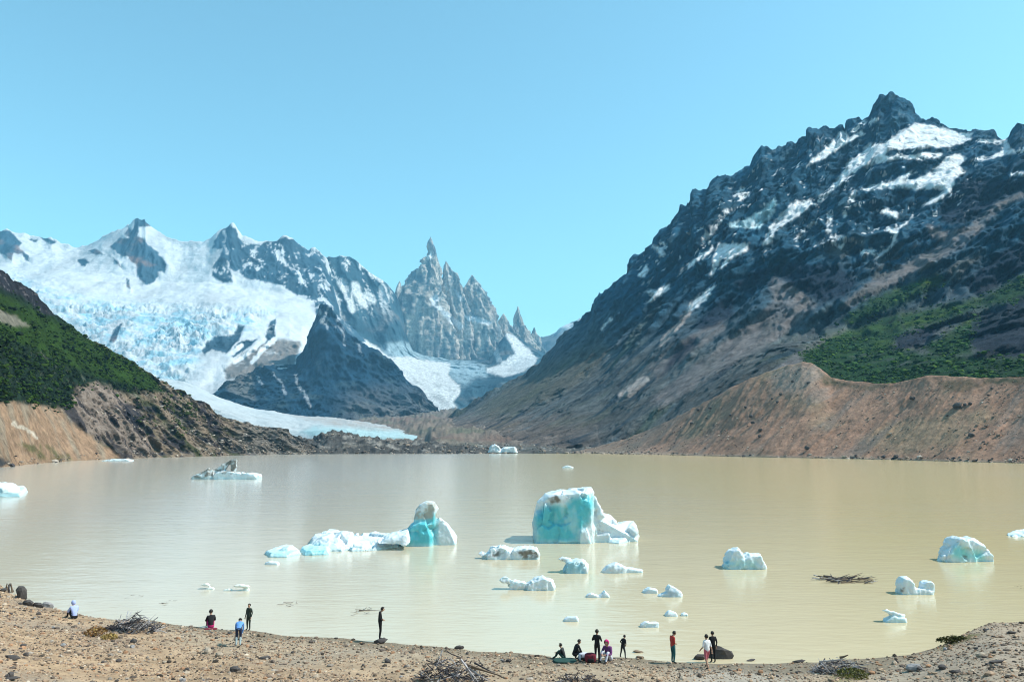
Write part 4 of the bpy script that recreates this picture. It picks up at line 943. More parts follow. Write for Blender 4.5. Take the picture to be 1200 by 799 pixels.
iceberg('largest iceberg, turquoise front with white top and a ridged white tail on its right', (676, 634),
        [([(625, 607), (631, 590), (641, 581), (660, 576), (690, 574), (695, 578), (697, 592), (690, 612), (680, 632), (630, 633), (627, 622)], -2.2, 5.5),
         ([(684, 576), (694, 574), (699, 584), (706, 602), (716, 622), (715, 637), (690, 637), (684, 625)], -1.2, 3.5),
         ([(676, 622), (686, 615), (692, 634), (676, 634)], -2.4, 0), ([(697, 588), (705, 600), (716, 609), (728, 616), (736, 628), (714, 637), (700, 636)], -1.0, 2.6, .7), ([(712, 618), (728, 613), (743, 612), (747, 617), (736, 628), (714, 634)], -.6, 3.4, .45), dict(plan=[(712, 636), (724, 629), (744, 625), (750, 628), (742, 634), (726, 637)], h=.5)],
        blue=[[(626, 606), (636, 594), (648, 592), (662, 592), (670, 584), (694, 579), (696, 592), (690, 612), (680, 622), (677, 635), (628, 635), (626, 618)]], grey=[[(642, 584), (652, 580), (664, 582), (662, 587), (646, 590)]], amp=.035, vox=.9)
iceberg('iceberg with a turquoise upright horn, brown cap and a white triangular wing', (495, 638),
        [([(471, 634), (474, 625), (484, 614), (494, 610), (508, 612), (509, 638), (471, 639)], -1.6, 1.6), ([(484, 618), (488, 605), (487, 598), (492, 591), (499, 589), (509, 590), (513, 597), (511, 610), (509, 622)], -1.1, 1.3),
         ([(506, 612), (514, 608), (524, 615), (534, 630), (530, 634), (508, 638)], -.4, 2.4), ([(455, 630), (475, 618), (486, 612), (492, 625), (480, 638), (455, 640)], -.6, 2.2)],
        blue=[[(466, 634), (476, 622), (485, 604), (513, 602), (511, 640), (470, 641)], ], grey=[[(484, 608), (488, 592), (496, 594), (509, 594), (514, 598), (512, 606), (505, 608), (490, 608)], [(486, 594), (492, 588), (512, 588), (512, 594), (496, 595)]], amp=.03, vox=.9, grey_col=(.36, .35, .30))
iceberg('long low white ice shelf left of the turquoise horn', (410, 644),
        [dict(plan=[(362, 640), (366, 631), (386, 627), (412, 628), (428, 633), (424, 642), (400, 646), (372, 646)], h=.85), dict(plan=[(405, 640), (414, 631), (440, 628), (462, 629), (474, 634), (466, 641), (440, 645), (412, 646)], h=.7),
         dict(plan=[(352, 646), (360, 641), (376, 639), (388, 644), (386, 650), (356, 651)], h=.6), ([(366, 634), (374, 629), (392, 626), (408, 628), (410, 636)], 0, 4, .6), ([(440, 632), (455, 627), (474, 624), (478, 636)], -.5, 3, .6)],
        blue=[[(352, 640), (372, 638), (386, 642), (386, 652), (350, 652)]], amp=.05, vox=.9, blue_col=(.24, .56, .60))
iceberg('flat pale ice slab at the far left tip of the long white shelf', (334, 650),
        [dict(plan=[(310, 649), (322, 645), (336, 642), (348, 645), (352, 650), (336, 653), (316, 653)], h=.5), ([(322, 648), (330, 642), (337, 640), (346, 646), (350, 650)], -.5, 1.8, .5)], blue=[[(310, 646), (330, 642), (354, 648), (350, 653), (312, 653)]], amp=.05, blue_col=(.36, .62, .64))
iceberg('small bright ice chunk below the left tip of the long shelf', (319, 661), [([(311, 659), (316, 657), (326, 658), (328, 661), (313, 663)], -.4, .5)])
iceberg('flat white iceberg streaked with dark grit below the horned berg', (596, 654),
        [([(570, 650), (574, 642), (588, 639), (600, 642), (602, 654), (572, 655)], -1, 1.8), ([(598, 643), (615, 640), (628, 642), (632, 649), (628, 655), (598, 655)], -1, 1.8), ([(561, 648), (566, 646), (572, 650), (566, 652)], -.5, .5)],
        grey=[[(572, 650), (584, 645), (590, 648), (580, 653), (574, 654)], [(604, 646), (618, 644), (630, 644), (632, 651), (626, 655), (612, 655)]], amp=.06)
iceberg('rounded pale blue iceberg with a thin flat ledge on its left', (674, 670),
        [([(660, 666), (664, 658), (676, 655), (686, 656), (690, 662), (688, 670), (664, 671)], -.9, 1.2), ([(654, 656), (660, 653), (670, 655), (668, 659), (658, 658)], -.4, .5)],
        blue=[[(658, 662), (668, 658), (682, 660), (684, 672), (660, 672)]], blue_col=(.22, .45, .52))
iceberg('low white iceberg tapering to the right, below the largest berg', (728, 670), [([(706, 668), (712, 662), (722, 659), (734, 664), (730, 672), (710, 673)], -.7, .9), ([(726, 664), (740, 665), (753, 667), (750, 671), (728, 673)], -.5, .6)])
iceberg('white iceberg with a thin arm and a knob on its left', (622, 690), [([(586, 680), (590, 676), (598, 676), (600, 682), (590, 684)], -.4, .5), ([(595, 678), (612, 682), (624, 684), (622, 688), (606, 686)], -.4, .5), ([(616, 684), (624, 678), (636, 675), (648, 679), (650, 685), (640, 691), (622, 691)], -.7, .9)], amp=.07)
iceberg('two small white ice fragments below the thin armed berg', (706, 699), [([(700, 699), (708, 691), (714, 697), (714, 701), (702, 701)], -.3, .4), ([(687, 697), (692, 694), (702, 697), (698, 699)], -.3, .3)])
iceberg('small oval white ice chunk left of the lopsided little berg', (762, 694), [([(753, 692), (760, 688), (770, 690), (771, 695), (756, 696)], -.4, .5)])
iceberg('lopsided little white berg with a grey notch right of the oval chunk', (786, 698), [([(771, 697), (780, 693), (785, 698), (776, 700)], -.4, .4), ([(780, 690), (784, 685), (792, 689), (799, 694), (798, 700), (784, 700)], -.5, .6)], blue=[[(782, 692), (790, 692), (794, 699), (784, 700)]], blue_col=(.35, .42, .5))
iceberg('bright ice chunk floating right above the pair of thin slivers', (785, 721), [([(779, 719), (784, 715), (792, 717), (794, 721), (782, 722)], -.3, .4)])
iceberg('tiniest ice chunk, right beside the bright chunk', (802, 721), [([(798, 719), (802, 717), (806, 719), (804, 722), (799, 722)], -.2, .2)])
iceberg('pair of thin pale ice slivers just off the beach', (760, 734), [([(750, 731), (756, 728), (772, 729), (770, 732), (754, 733)], -.25, .3), ([(762, 735), (770, 733), (774, 736), (766, 738)], -.2, .2)])
iceberg('small flat white ice chunk off the beach left of the pair of slivers', (668, 727), [([(660, 725), (666, 722), (676, 721), (678, 725), (670, 728)], -.3, .3)])
iceberg('jagged pale blue and white iceberg alone in mid lake', (872, 665),
        [([(848, 660), (852, 650), (858, 643), (864, 641), (870, 648), (872, 660), (864, 667), (850, 664)], -1, 1.2), ([(868, 654), (876, 648), (890, 649), (888, 656), (896, 662), (886, 668), (870, 667)], -1, 1.2), ([(884, 662), (893, 660), (898, 664), (894, 668), (884, 668)], -.5, .6)],
        blue=[[(850, 658), (868, 656), (886, 658), (888, 667), (850, 665)]], amp=.08, blue_col=(.35, .60, .64))
iceberg('domed white iceberg with a cyan hollow, near the right edge of the lake', (1131, 657),
        [([(1106, 648), (1114, 640), (1118, 632), (1124, 629), (1132, 632), (1140, 648), (1136, 658), (1108, 656)], -1, 1.6), ([(1128, 634), (1138, 630), (1148, 634), (1158, 645), (1163, 651), (1154, 657), (1130, 658)], -.6, 2), ([(1100, 650), (1108, 646), (1116, 652), (1116, 657), (1102, 655)], -.8, .6)],
        blue=[[(1118, 640), (1130, 640), (1140, 652), (1130, 656), (1116, 652)], [(1140, 644), (1150, 646), (1154, 656), (1142, 656)]], grey=[[(1128, 650), (1134, 651), (1134, 655), (1128, 655)]], amp=.06, blue_col=(.2, .58, .58))
iceberg('white iceberg with two round heads and a dark stain', (1073, 695), [([(1053, 684), (1056, 677), (1064, 676), (1071, 680), (1071, 690), (1060, 694), (1054, 690)], -.6, .7), ([(1060, 690), (1078, 688), (1092, 692), (1090, 696), (1066, 697)], -.6, .6), ([(1079, 684), (1084, 680), (1091, 681), (1093, 688), (1090, 694), (1080, 694)], -.5, .6)], grey=[[(1054, 688), (1060, 688), (1060, 693), (1055, 693)]], amp=.06)
iceberg('two thin tilted white ice plates off the right beach', (1047, 728), [([(1034, 715), (1040, 714), (1062, 721), (1060, 724), (1040, 719)], -.25, .3), ([(1035, 725), (1044, 721), (1062, 724), (1060, 729), (1040, 729)], -.35, .35)], blue=[[(1036, 723), (1060, 724), (1058, 729), (1040, 729)]], blue_col=(.5, .68, .7))
iceberg('thin white floe cut by the right edge of the picture', (1196, 628), [dict(plan=[(1180, 627), (1188, 624), (1215, 622), (1222, 625), (1210, 629), (1186, 629)], h=.45)])
iceberg('flat two layered ice floe cut by the left edge of the picture', (0, 581), [([(-40, 574), (-10, 566), (4, 567), (12, 571), (14, 580), (-36, 582)], -2, 5), dict(plan=[(-30, 583), (-20, 573), (10, 571), (29, 573), (32, 577), (24, 582)], h=1.0)], blue=[[(-36, 576), (6, 574), (24, 578), (24, 584), (-36, 584)]], amp=.05, blue_col=(.14, .2, .19))
iceberg('dirty grey iceberg with a dark upright fin at the left of the lake', (262, 561),
        [([(225, 558), (236, 553), (247, 548), (252, 551), (246, 559), (232, 562)], -2, 2.5), ([(248, 551), (258, 548), (266, 541), (271, 538), (273, 541), (262, 552), (252, 555)], -.6, 1), ([(269, 540), (273, 537.5), (277, 538.5), (277.5, 548), (274, 555), (271, 554)], -1, 1.4), ([(248, 556), (260, 551), (272, 552), (280, 555), (305, 555), (307, 558), (280, 561), (250, 562)], -2.5, 3)],
        grey=[[(222, 560), (247, 545), (256, 548), (248, 560), (230, 564)], [(246, 552), (272, 536), (279, 537), (278, 554), (270, 556), (264, 550), (256, 553)], [(258, 553), (266, 552), (266, 556), (258, 556)]], amp=.04, vox=.7)
iceberg('faint pale ring of melting ice left of the oval ring', (242, 690), [([(234, 686), (240, 683), (246, 686), (240, 687)], -.1, .5), ([(240, 689), (250, 688), (252, 691), (242, 692)], -.1, .3)], tone=(.7, .72, .66), name='ice_floe', cat='ice floe')
iceberg('faint oval ring of melting ice near the left beach', (279, 692), [([(271, 687), (280, 684.5), (293, 687), (290, 688.5), (276, 688)], -.1, .4), ([(272, 693), (280, 691), (292, 690), (291, 693), (280, 695)], -.1, .3), ([(262, 691), (268, 689.5), (272, 691), (266, 692.5)], -.1, .3)], tone=(.7, .7, .62), name='ice_floe', cat='ice floe')
iceberg('tiny far white ice chunk in front of the far shore', (667, 548), [([(659, 547), (665, 545), (672, 547), (668, 549), (661, 549)], -2, 2)], vox=.6)
iceberg('white stranded iceberg with two humps against the far rocky shore', (588, 531), [([(571, 530), (574, 522), (580, 520), (586, 524), (590, 530.5)], -8, 10), ([(584, 530), (590, 524), (604, 523), (607, 530.5)], -8, 10)], vox=.6)
iceberg('flat white ice floe lying along the left rocky shore', (138, 540), [([(119, 540), (130, 537.5), (150, 537.2), (157, 539), (150, 541), (124, 541)], -4, 3)], vox=.6)

# ------------------------------------------------------------------ driftwood
MAT_WOOD_PALE = flat_mat('driftwood_pale', (.36, .335, .335), .85, .4, 6)
MAT_WOOD_DARK = flat_mat('driftwood_dark', (.045, .04, .045), .85, .5, 6)
MAT_WOOD_BROWN = flat_mat('driftwood_brown', (.16, .115, .08), .85, .4, 6)
def branch_mesh(mat, seed, bend=.25, r=.03, fork=True):
    rnd = random.Random(seed); V, Fc = [], []
    def tube(p0, d, L, r0, segs):
        base = len(V); p = Vector(p0); d = Vector(d).normalized()
        for s in range(segs + 1):
            rr = r0 * (1 - .75 * s / segs); u = d.orthogonal().normalized(); w_ = d.cross(u)
            for k in range(4): V.append(p + (u * math.cos(k * 1.571) + w_ * math.sin(k * 1.571)) * rr)
            p = p + d * (L / segs); d = (d + Vector((rnd.uniform(-1, 1), rnd.uniform(-1, 1), rnd.uniform(-1, 1))) * bend).normalized()
        for s in range(segs):
            for k in range(4):
                a_ = base + s * 4; Fc.append((a_ + k, a_ + (k + 1) % 4, a_ + 4 + (k + 1) % 4, a_ + 4 + k))
    tube((-.5, 0, 0), (1, 0, 0), 1, r, 3)
    if fork: tube((-.1, 0, 0), (.7, rnd.choice((-.7, .7)), rnd.uniform(-.2, .5)), .42, r * .6, 2)
    me = bpy.data.meshes.new('branch'); me.from_pydata(V, [], Fc); me.materials.append(mat); return me
BR = {k: [branch_mesh(m, s, .25, r_) for s in range(4)] for k, m, r_ in (('pale', MAT_WOOD_PALE, .034), ('dark', MAT_WOOD_DARK, .04), ('brown', MAT_WOOD_BROWN, .034))}
LOG = {k: branch_mesh(m, 11, .03, .035, False) for k, m in (('pale', MAT_WOOD_PALE), ('dark', MAT_WOOD_DARK), ('brown', MAT_WOOD_BROWN))}
def heap(label, px_, py_, wpx, hpx, n, mix, length=.7, poles=(), depth=.55, seed=1):
    rnd = random.Random(seed); p = spot(px_, py_); m = p[1] / F; W, Hh = wpx * m, hpx * m
    e = bpy.data.objects.new('driftwood_heap', None); COL.objects.link(e); e.location = p
    tag(e, label, 'driftwood heap')
    for i in range(n):
        a_, r_ = rnd.uniform(0, 6.283), math.sqrt(rnd.random())
        x, y = r_ * math.cos(a_), r_ * math.sin(a_)
        top = (1 - r_ ** 1.6) * Hh
        k = rnd.choices(list(mix), list(mix.values()))[0]
        o = link('branch', rnd.choice(BR[k]), e)
        L = length * rnd.uniform(.55, 1.35)
        o.scale = (L, L * .9, L * .9)
        o.location = (x * W * .42, y * W * depth * .42, max(.03, top * rnd.uniform(.15, 1.0)))
        o.rotation_euler = (rnd.uniform(-.4, .4), rnd.gauss(0, .45), rnd.uniform(0, 6.283))
    for (x0, y0, x1, y1, k, wd) in poles:
        A, B = P(x0, y0, p[1] - .2) - p, P(x1, y1, p[1] - .9) - p; A, B = Vector(A), Vector(B)
        B.z = max(B.z, float(ground_z(p[0] + B.x, p[1] + B.y)) - p[2] + .03)
        o = link('pole', LOG[k], e); o.location = (A + B) / 2; d = B - A
        o.rotation_euler = d.to_track_quat('X', 'Z').to_euler(); o.scale = (d.length, wd * 28, wd * 28)
    return e
heap('big heap of dark and grey brushwood with poles sloping down to its right', 527, 800, 100, 32, 230, {'dark': 6, 'pale': 4, 'brown': 1}, .75,
     [(546, 778, 588, 793, 'brown', .09), (548, 782, 574, 799, 'pale', .05), (556, 776, 592, 796, 'dark', .05), (540, 772, 560, 799, 'pale', .05), (545, 776, 556, 800, 'pale', .04)], seed=3)
heap('tangled grey and black driftwood heap at the left waterline', 157, 739, 66, 22, 170, {'dark': 5, 'pale': 4}, .9, seed=4)
heap('dark low heap of branches at the bottom edge below the seated group', 678, 800, 60, 15, 90, {'dark': 8, 'pale': 2, 'brown': 1}, .6, seed=5)
heap('pale bleached driftwood heap on the right beach below the water', 984, 787, 76, 17, 130, {'dark': 4, 'pale': 6}, .75, [(960, 775, 992, 772, 'pale', .06), (975, 786, 1020, 778, 'pale', .05), (985, 770, 994, 768, 'brown', .08)], seed=6)
# floating driftwood, single pieces and rafts
MAT_RAFT = MAT_WOOD_BROWN
def raft(label, px_, py_, wpx, n, mix, seed, hpx=3):
    rnd = random.Random(seed); Y = float(water_Y(py_)); p = P(px_, py_, Y); m = Y / F
    e = bpy.data.objects.new('floating_driftwood', None); COL.objects.link(e); e.location = p; tag(e, label, 'driftwood')
    for i in range(n):
        k = rnd.choices(list(mix), list(mix.values()))[0]
        o = link('branch', rnd.choice(BR[k]), e); L = wpx * m * rnd.uniform(.15, .42)
        o.location = (rnd.uniform(-.42, .42) * wpx * m, rnd.uniform(-1.4, 1.2), rnd.uniform(0, hpx * m * .5)); o.scale = (L, L, L * .8)
        o.rotation_euler = (0, rnd.gauss(0, .12), rnd.gauss(0, .6))
    return e
raft('dark raft of floating driftwood between the lone jagged berg and the two headed berg', 988, 680, 78, 46, {'brown': 6, 'dark': 4, 'pale': 2}, 1, 5)
raft('small dark floating snag with a long thin stick left of the lone figure', 424, 716, 22, 14, {'brown': 3, 'dark': 5}, 2, 4)
raft('half sunken log floating right of the oval melting ice', 335, 708, 30, 8, {'brown': 5, 'pale': 2}, 3, 1)
raft('thin floating branch nearer the middle of the two off the driftwood heap', 200, 705, 22, 7, {'brown': 5, 'dark': 3}, 4, 1.5)
raft('thin floating branch furthest left off the driftwood heap', 155, 700, 20, 5, {'brown': 5, 'pale': 2}, 5, 1)
raft('dark floating snag at the right edge of the lake', 1198, 689, 16, 12, {'brown': 3, 'dark': 5}, 6, 5)
st = link('floating_stick', LOG['brown']); Yk = float(water_Y(715.5)); st.location = P(444 - 10, 715, Yk) ; st.scale = (1.6, 1.1, 1.1); st.location.z = .04
tag(st, 'thin straight stick floating between the dark snag and the lone figure', 'stick')
# broken stump at top left
e = bpy.data.objects.new('tree_stump', None); COL.objects.link(e); p = spot(11, 694); e.location = p; tag(e, 'broken brown splintered stump at the left edge of the beach', 'tree stump')
for i in range(7):
    o = link('splinter', LOG['brown'] if i % 2 else LOG['dark'], e); o.location = (random.uniform(-.25, .25), random.uniform(-.2, .2), .32); o.scale = (.8, 2.6, 2.6); o.rotation_euler = (0, -1.57 + random.uniform(-.6, .6), random.uniform(0, 3))

# low shrubs
def shrub(label, px_, py_, wpx, hpx, cols_, n, seed, depth=1.0):
    rnd = np.random.default_rng(seed); p = spot(px_, py_); m = p[1] / F; W, Hh = wpx * m * .5, hpx * m
    e = bpy.data.objects.new('low_shrub', None); COL.objects.link(e); e.location = p; tag(e, label, 'shrub')
    a_, r_ = rnd.uniform(0, 6.283, n), np.sqrt(rnd.random(n))
    c = np.stack([r_ * np.cos(a_) * W, r_ * np.sin(a_) * W * depth, rnd.random(n) ** .7 * Hh * (1 - .6 * r_ ** 2)], -1)
    u = rnd.normal(size=(n, 3)); u /= np.linalg.norm(u, axis=1)[:, None]; t_ = np.cross(u, rnd.normal(size=(n, 3))); t_ /= np.linalg.norm(t_, axis=1)[:, None]
    s = rnd.uniform(.04, .09, n)[:, None]
    v = np.stack([c - u * s, c + t_ * s * .5, c + u * s, c - t_ * s * .5], 1)
    col = np.array(cols_)[rnd.integers(0, len(cols_), n)] * rnd.uniform(.7, 1.2, (n, 1))
    me = mesh_np('foliage', v, np.arange(n * 4).reshape(-1, 4), MAT_PEBBLE, np.repeat(col[:, None], 4, 1), False)
    o = link('foliage', me, e); o['kind'] = 'stuff'
    for k in range(5):
        b_ = link('stem', BR['brown'][k % 4], e); b_.scale = (Hh * 1.2, Hh, Hh); b_.location = (random.uniform(-.3, .3) * W, random.uniform(-.3, .3) * W, Hh * .3); b_.rotation_euler = (0, -1.2, random.uniform(0, 6))
shrub('rust orange low shrub left of the tangled waterline driftwood', 112, 744, 24, 10, [(.26, .13, .05), (.30, .20, .07), (.17, .09, .04)], 420, 1)
shrub('yellowish low shrub touching the left foot of the waterline driftwood', 128, 748, 18, 6, [(.38, .28, .10), (.33, .22, .08)], 260, 2)
shrub('olive green low shrub below the pale driftwood heap', 1000, 793, 34, 10, [(.12, .12, .03), (.17, .16, .05), (.08, .08, .03)], 520, 3)
shrub('dark green grass tuft on the edge of the right bank', 1118, 752, 40, 7, [(.07, .07, .02), (.10, .09, .03), (.05, .05, .02)], 700, 4, .35)

# ------------------------------------------------------------------ people
SKIN = flat_mat('skin', (.42, .25, .17), .6, .1); HAIRM = flat_mat('dark_hair', (.02, .015, .012), .6, .3)
CL = {k: flat_mat('cloth_' + k, c, .85, .18, 12) for k, c in dict(black=(.012, .012, .014), charcoal=(.03, .033, .035), red=(.42, .05, .04), teal=(.02, .10, .11), white=(.75, .74, .74), pink=(.50, .13, .16), blue=(.12, .28, .62), lavender=(.36, .42, .68), magenta=(.45, .02, .14), purple=(.16, .05, .16), pale=(.55, .56, .62), ice=(.45, .55, .57), navy=(.02, .028, .06), maroon=(.16, .02, .035), olive=(.035, .045, .035), green=(.02, .06, .05)).items()}
def pose(kind, rnd):
    """joint positions, facing +Y"""
    J = dict(pelvis=(0, 0, .95), waist=(0, 0, 1.08), chest=(0, .0, 1.30), nb=(0, -.01, 1.46), neck=(0, .01, 1.52), jaw=(0, .03, 1.58), head=(0, .02, 1.65), crown=(0, .0, 1.73))
    for s, n_ in ((-1, 'l'), (1, 'r')):
        J['sh' + n_] = (s * .17, -.01, 1.42); J['el' + n_] = (s * .235, -.04, 1.15); J['wr' + n_] = (s * .235, .06, .92); J['pa' + n_] = (s * .235, .09, .84)
        J['hip' + n_] = (s * .09, 0, .90); J['kn' + n_] = (s * .10, .03, .50); J['an' + n_] = (s * .10, -.02, .09); J['to' + n_] = (s * .12, .15, .035)
    def up(names, fn):
        for k in list(J):
            if any(k.startswith(q) for q in names): J[k] = tuple(fn(Vector(J[k])))
    UPPER = ('waist', 'chest', 'nb', 'neck', 'jaw', 'head', 'crown', 'sh', 'el', 'wr', 'pa')
    def lean(deg, piv):
        M = Matrix.Rotation(R(-deg), 4, 'X'); up(UPPER, lambda v: M @ (v - Vector(piv)) + Vector(piv))
    if kind == 'look_down':
        J['neck'] = (0, .05, 1.51); J['jaw'] = (0, .10, 1.55); J['head'] = (0, .13, 1.61); J['crown'] = (0, .12, 1.70)
        for s, n_ in ((-1, 'l'), (1, 'r')): J['el' + n_] = (s * .20, -.02, 1.15); J['wr' + n_] = (s * .10, .14, 1.05); J['pa' + n_] = (s * .05, .19, 1.04)
    if kind == 'walk':
        for s, n_ in ((-1, 'l'), (1, 'r')): J['kn' + n_] = (s * .10, .06 + .12 * s, .50); J['an' + n_] = (s * .10, -.02 + .24 * s, .09 if s > 0 else .12); J['to' + n_] = (s * .12, .15 + .24 * s, .035); J['wr' + n_] = (s * .25, .06 - .16 * s, .94); J['pa' + n_] = (s * .25, .09 - .20 * s, .87)
    if kind == 'arms_bent':
        for s, n_ in ((-1, 'l'), (1, 'r')): J['el' + n_] = (s * .27, -.03, 1.16); J['wr' + n_] = (s * .14, .18, 1.24); J['pa' + n_] = (s * .09, .23, 1.28)
    if kind == 'wide':
        for s, n_ in ((-1, 'l'), (1, 'r')): J['kn' + n_] = (s * .2, .04, .5); J['an' + n_] = (s * .28, -.02, .09); J['to' + n_] = (s * .31, .14, .035); J['el' + n_] = (s * .30, -.03, 1.18); J['wr' + n_] = (s * .16, .16, 1.05); J['pa' + n_] = (s * .1, .2, 1.0)
        lean(18, (0, 0, .95))
    if kind == 'bend':
        lean(68, (0, 0, .95))
        for s, n_ in ((-1, 'l'), (1, 'r')): J['wr' + n_] = (s * .12, .50, .55); J['pa' + n_] = (s * .10, .52, .47); J['el' + n_] = (s * .2, .48, .80)
    if kind == 'sit':
        dz = -.80
        for k in list(J):
            if k[:2] not in ('kn', 'an', 'to'): J[k] = (J[k][0], J[k][1], J[k][2] + dz)
        for s, n_ in ((-1, 'l'), (1, 'r')):
            J['kn' + n_] = (s * .15, .38, .47); J['an' + n_] = (s * .13, .55, .09); J['to' + n_] = (s * .14, .72, .04)
            J['el' + n_] = (s * .24, .16, .42); J['wr' + n_] = (s * .12, .38, .50); J['pa' + n_] = (s * .06, .44, .50)
        lean(18, (0, 0, .15))
    if kind == 'crouch':
        dz = -.60
        for k in list(J):
            if k[:2] not in ('kn', 'an', 'to'): J[k] = (J[k][0], J[k][1] - .1, J[k][2] + dz)
        for s, n_ in ((-1, 'l'), (1, 'r')):
            J['kn' + n_] = (s * .17, .30, .50); J['an' + n_] = (s * .14, .02, .09); J['to' + n_] = (s * .16, .2, .035)
            J['el' + n_] = (s * .22, .22, .55); J['wr' + n_] = (s * .10, .42, .50); J['pa' + n_] = (s * .06, .50, .48)
        lean(26, (0, -.1, .35))
    return J
RAD = dict(pelvis=.135, waist=.125, chest=.15, nb=.075, neck=.055, jaw=.07, head=.092, crown=.062, sh=.07, el=.047, wr=.033, pa=.032, hip=.105, kn=.066, an=.045, to=.04)
BONES = [('pelvis', 'waist', 'top'), ('waist', 'chest', 'top'), ('chest', 'nb', 'top'), ('nb', 'neck', 'skin'), ('neck', 'jaw', 'skin'), ('jaw', 'head', 'skin'), ('head', 'crown', 'skin')]
for n_ in 'lr': BONES += [('chest', 'sh' + n_, 'top'), ('sh' + n_, 'el' + n_, 'top'), ('el' + n_, 'wr' + n_, 'sleeve'), ('wr' + n_, 'pa' + n_, 'skin'), ('pelvis', 'hip' + n_, 'legs'), ('hip' + n_, 'kn' + n_, 'legs'), ('kn' + n_, 'an' + n_, 'shin'), ('an' + n_, 'to' + n_, 'shoe')]
def person(label, px_, py_, hpx, kind, face, top='black', legs='black', shoe='black', sleeve=None, shin=None, hair=HAIRM, scarf=None, hood=False, z_add=0):
    p = spot(px_, py_); p[2] += z_add
    J = pose(kind, random); vis = max(v[2] for v in J.values()) + .05
    s = hpx * p[1] / F / vis
    names = list(J); V = [J[k] for k in names]; rad = [RAD[k] if k in RAD else RAD[k[:-1]] for k in names]; E = [(names.index(a_), names.index(b_)) for a_, b_, _ in BONES]; kinds = [k for *_, k in BONES]
    def addv(co, r_, parent, k):
        V.append(tuple(co)); rad.append(r_); E.append((parent, len(V) - 1)); kinds.append(k); return len(V) - 1
    for n_, sg in (('l', -1), ('r', 1)):
        pa, wr = Vector(J['pa' + n_]), Vector(J['wr' + n_]); d = (pa - wr).normalized(); side = Vector((sg, 0, 0)); side = (side - d * side.dot(d)).normalized(); nrm = d.cross(side)
        ip_ = names.index('pa' + n_)
        for q, (off, L) in enumerate(((-.033, .072), (-.011, .082), (.011, .078), (.033, .062))):
            k1 = addv(pa + d * .035 + side * off, .0095, ip_, 'skin'); k2 = addv(pa + d * (.035 + L * .55) + side * off * 1.1 + nrm * .012, .0088, k1, 'skin'); addv(pa + d * (.03 + L * .95) + side * off * 1.1 + nrm * .035, .008, k2, 'skin')
        iw = names.index('wr' + n_)
        k1 = addv(wr + d * .03 - side * .035 + nrm * .01, .011, iw, 'skin'); addv(wr + d * .07 - side * .055 + nrm * .025, .0095, k1, 'skin')
    hd, cr_, jw = Vector(J['head']), Vector(J['crown']), Vector(J['jaw'])
    upv = (cr_ - jw).normalized(); fw = Vector((1, 0, 0)).cross(upv) * -1
    if fw.y < 0 and kind != 'bend': fw = -fw
    fw = Vector((0, upv.z, -upv.y)).normalized()
    addv(hd + fw * .105 - upv * .015, .016, names.index('head'), 'skin')
    for sg in (-1, 1): addv(hd + Vector((sg * .080, 0, 0)) - upv * .015, .011, names.index('head'), 'skin')
    me = bpy.data.meshes.new('tmp'); me.from_pydata(V, E, [])
    ob = bpy.data.objects.new('tmp', me); COL.objects.link(ob)
    ob.modifiers.new('s', 'SKIN'); 
    sk = me.skin_vertices[0].data if me.skin_vertices else None
    if sk is None:
        bm = bmesh.new(); bm.from_mesh(me); bm.verts.layers.skin.verify(); bm.to_mesh(me); bm.free(); sk = me.skin_vertices[0].data
    for i, r_ in enumerate(rad):
        fx = 1.0
        sk[i].radius = (r_ * (1.15 if names[i:i + 1] and names[i] in ('chest', 'pelvis') else 1), r_)
        sk[i].use_root = (i == 0)
    ss = ob.modifiers.new('u', 'SUBSURF'); ss.levels = 1
    dg = bpy.context.evaluated_depsgraph_get()
    body = bpy.data.meshes.new_from_object(ob.evaluated_get(dg)); bpy.data.objects.remove(ob); bpy.data.meshes.remove(me)
    body.name = 'person'
    sleeve = sleeve or top; shin = shin or legs
    slots = {'skin': SKIN, 'top': CL[top], 'sleeve': SKIN if sleeve == 'skin' else CL[sleeve], 'legs': CL[legs], 'shin': SKIN if shin == 'skin' else CL[shin], 'shoe': CL[shoe]}
    keys = list(slots); body.materials.clear()
    for k in keys: body.materials.append(slots[k])
    nf = len(body.polygons); fc = np.zeros(nf * 3); body.polygons.foreach_get('center', fc); fc = fc.reshape(-1, 3)
    VV = np.array(V); best = np.full(nf, 1e9); idx = np.zeros(nf, np.int32)
    for (a_, b_), k in zip(E, kinds):
        A, B = VV[a_], VV[b_]; ab = B - A; t_ = np.clip(((fc - A) @ ab) / (ab @ ab + 1e-9), 0, 1); dd = np.linalg.norm(fc - A - t_[:, None] * ab, axis=1) - .5 * rad[b_]
        mk = dd < best; best[mk] = dd[mk]; idx[mk] = keys.index(k)
    body.polygons.foreach_set('material_index', idx); body.polygons.foreach_set('use_smooth', np.full(nf, True))
    o = link('person', body, None, p); o.scale = (s, s, s); o.rotation_euler = (0, 0, face)
    tag(o, label, 'person')
    # hair or scarf as a shell over the skull
    M = Matrix((Vector((1, 0, 0)), fw, upv)).transposed()
    hv = IV3[IV3[:, 2] > -.75] ; 
    keep = np.array([not (v[1] > .35 and v[2] < .45) and v[2] > (-.9 if scarf or hood else -.45) for v in IV3])
    fidx = [f for f in IF3 if keep[f].all()]
    k_ = 1.16 if (scarf or hood) else 1.08
    cen = hd + upv * .012 - fw * .012
    hm = bpy.data.meshes.new('hair'); hm.from_pydata([tuple(cen + M @ Vector((v[0] * .098 * k_, v[1] * .11 * k_, v[2] * .115 * k_))) for v in IV3], [], [tuple(int(x) for x in f) for f in fidx])
    hm.materials.append(CL[scarf] if scarf else (CL[top] if hood else hair)); hm.polygons.foreach_set('use_smooth', np.full(len(hm.polygons), True))
    link('headscarf' if scarf else ('hood' if hood else 'hair'), hm, o)
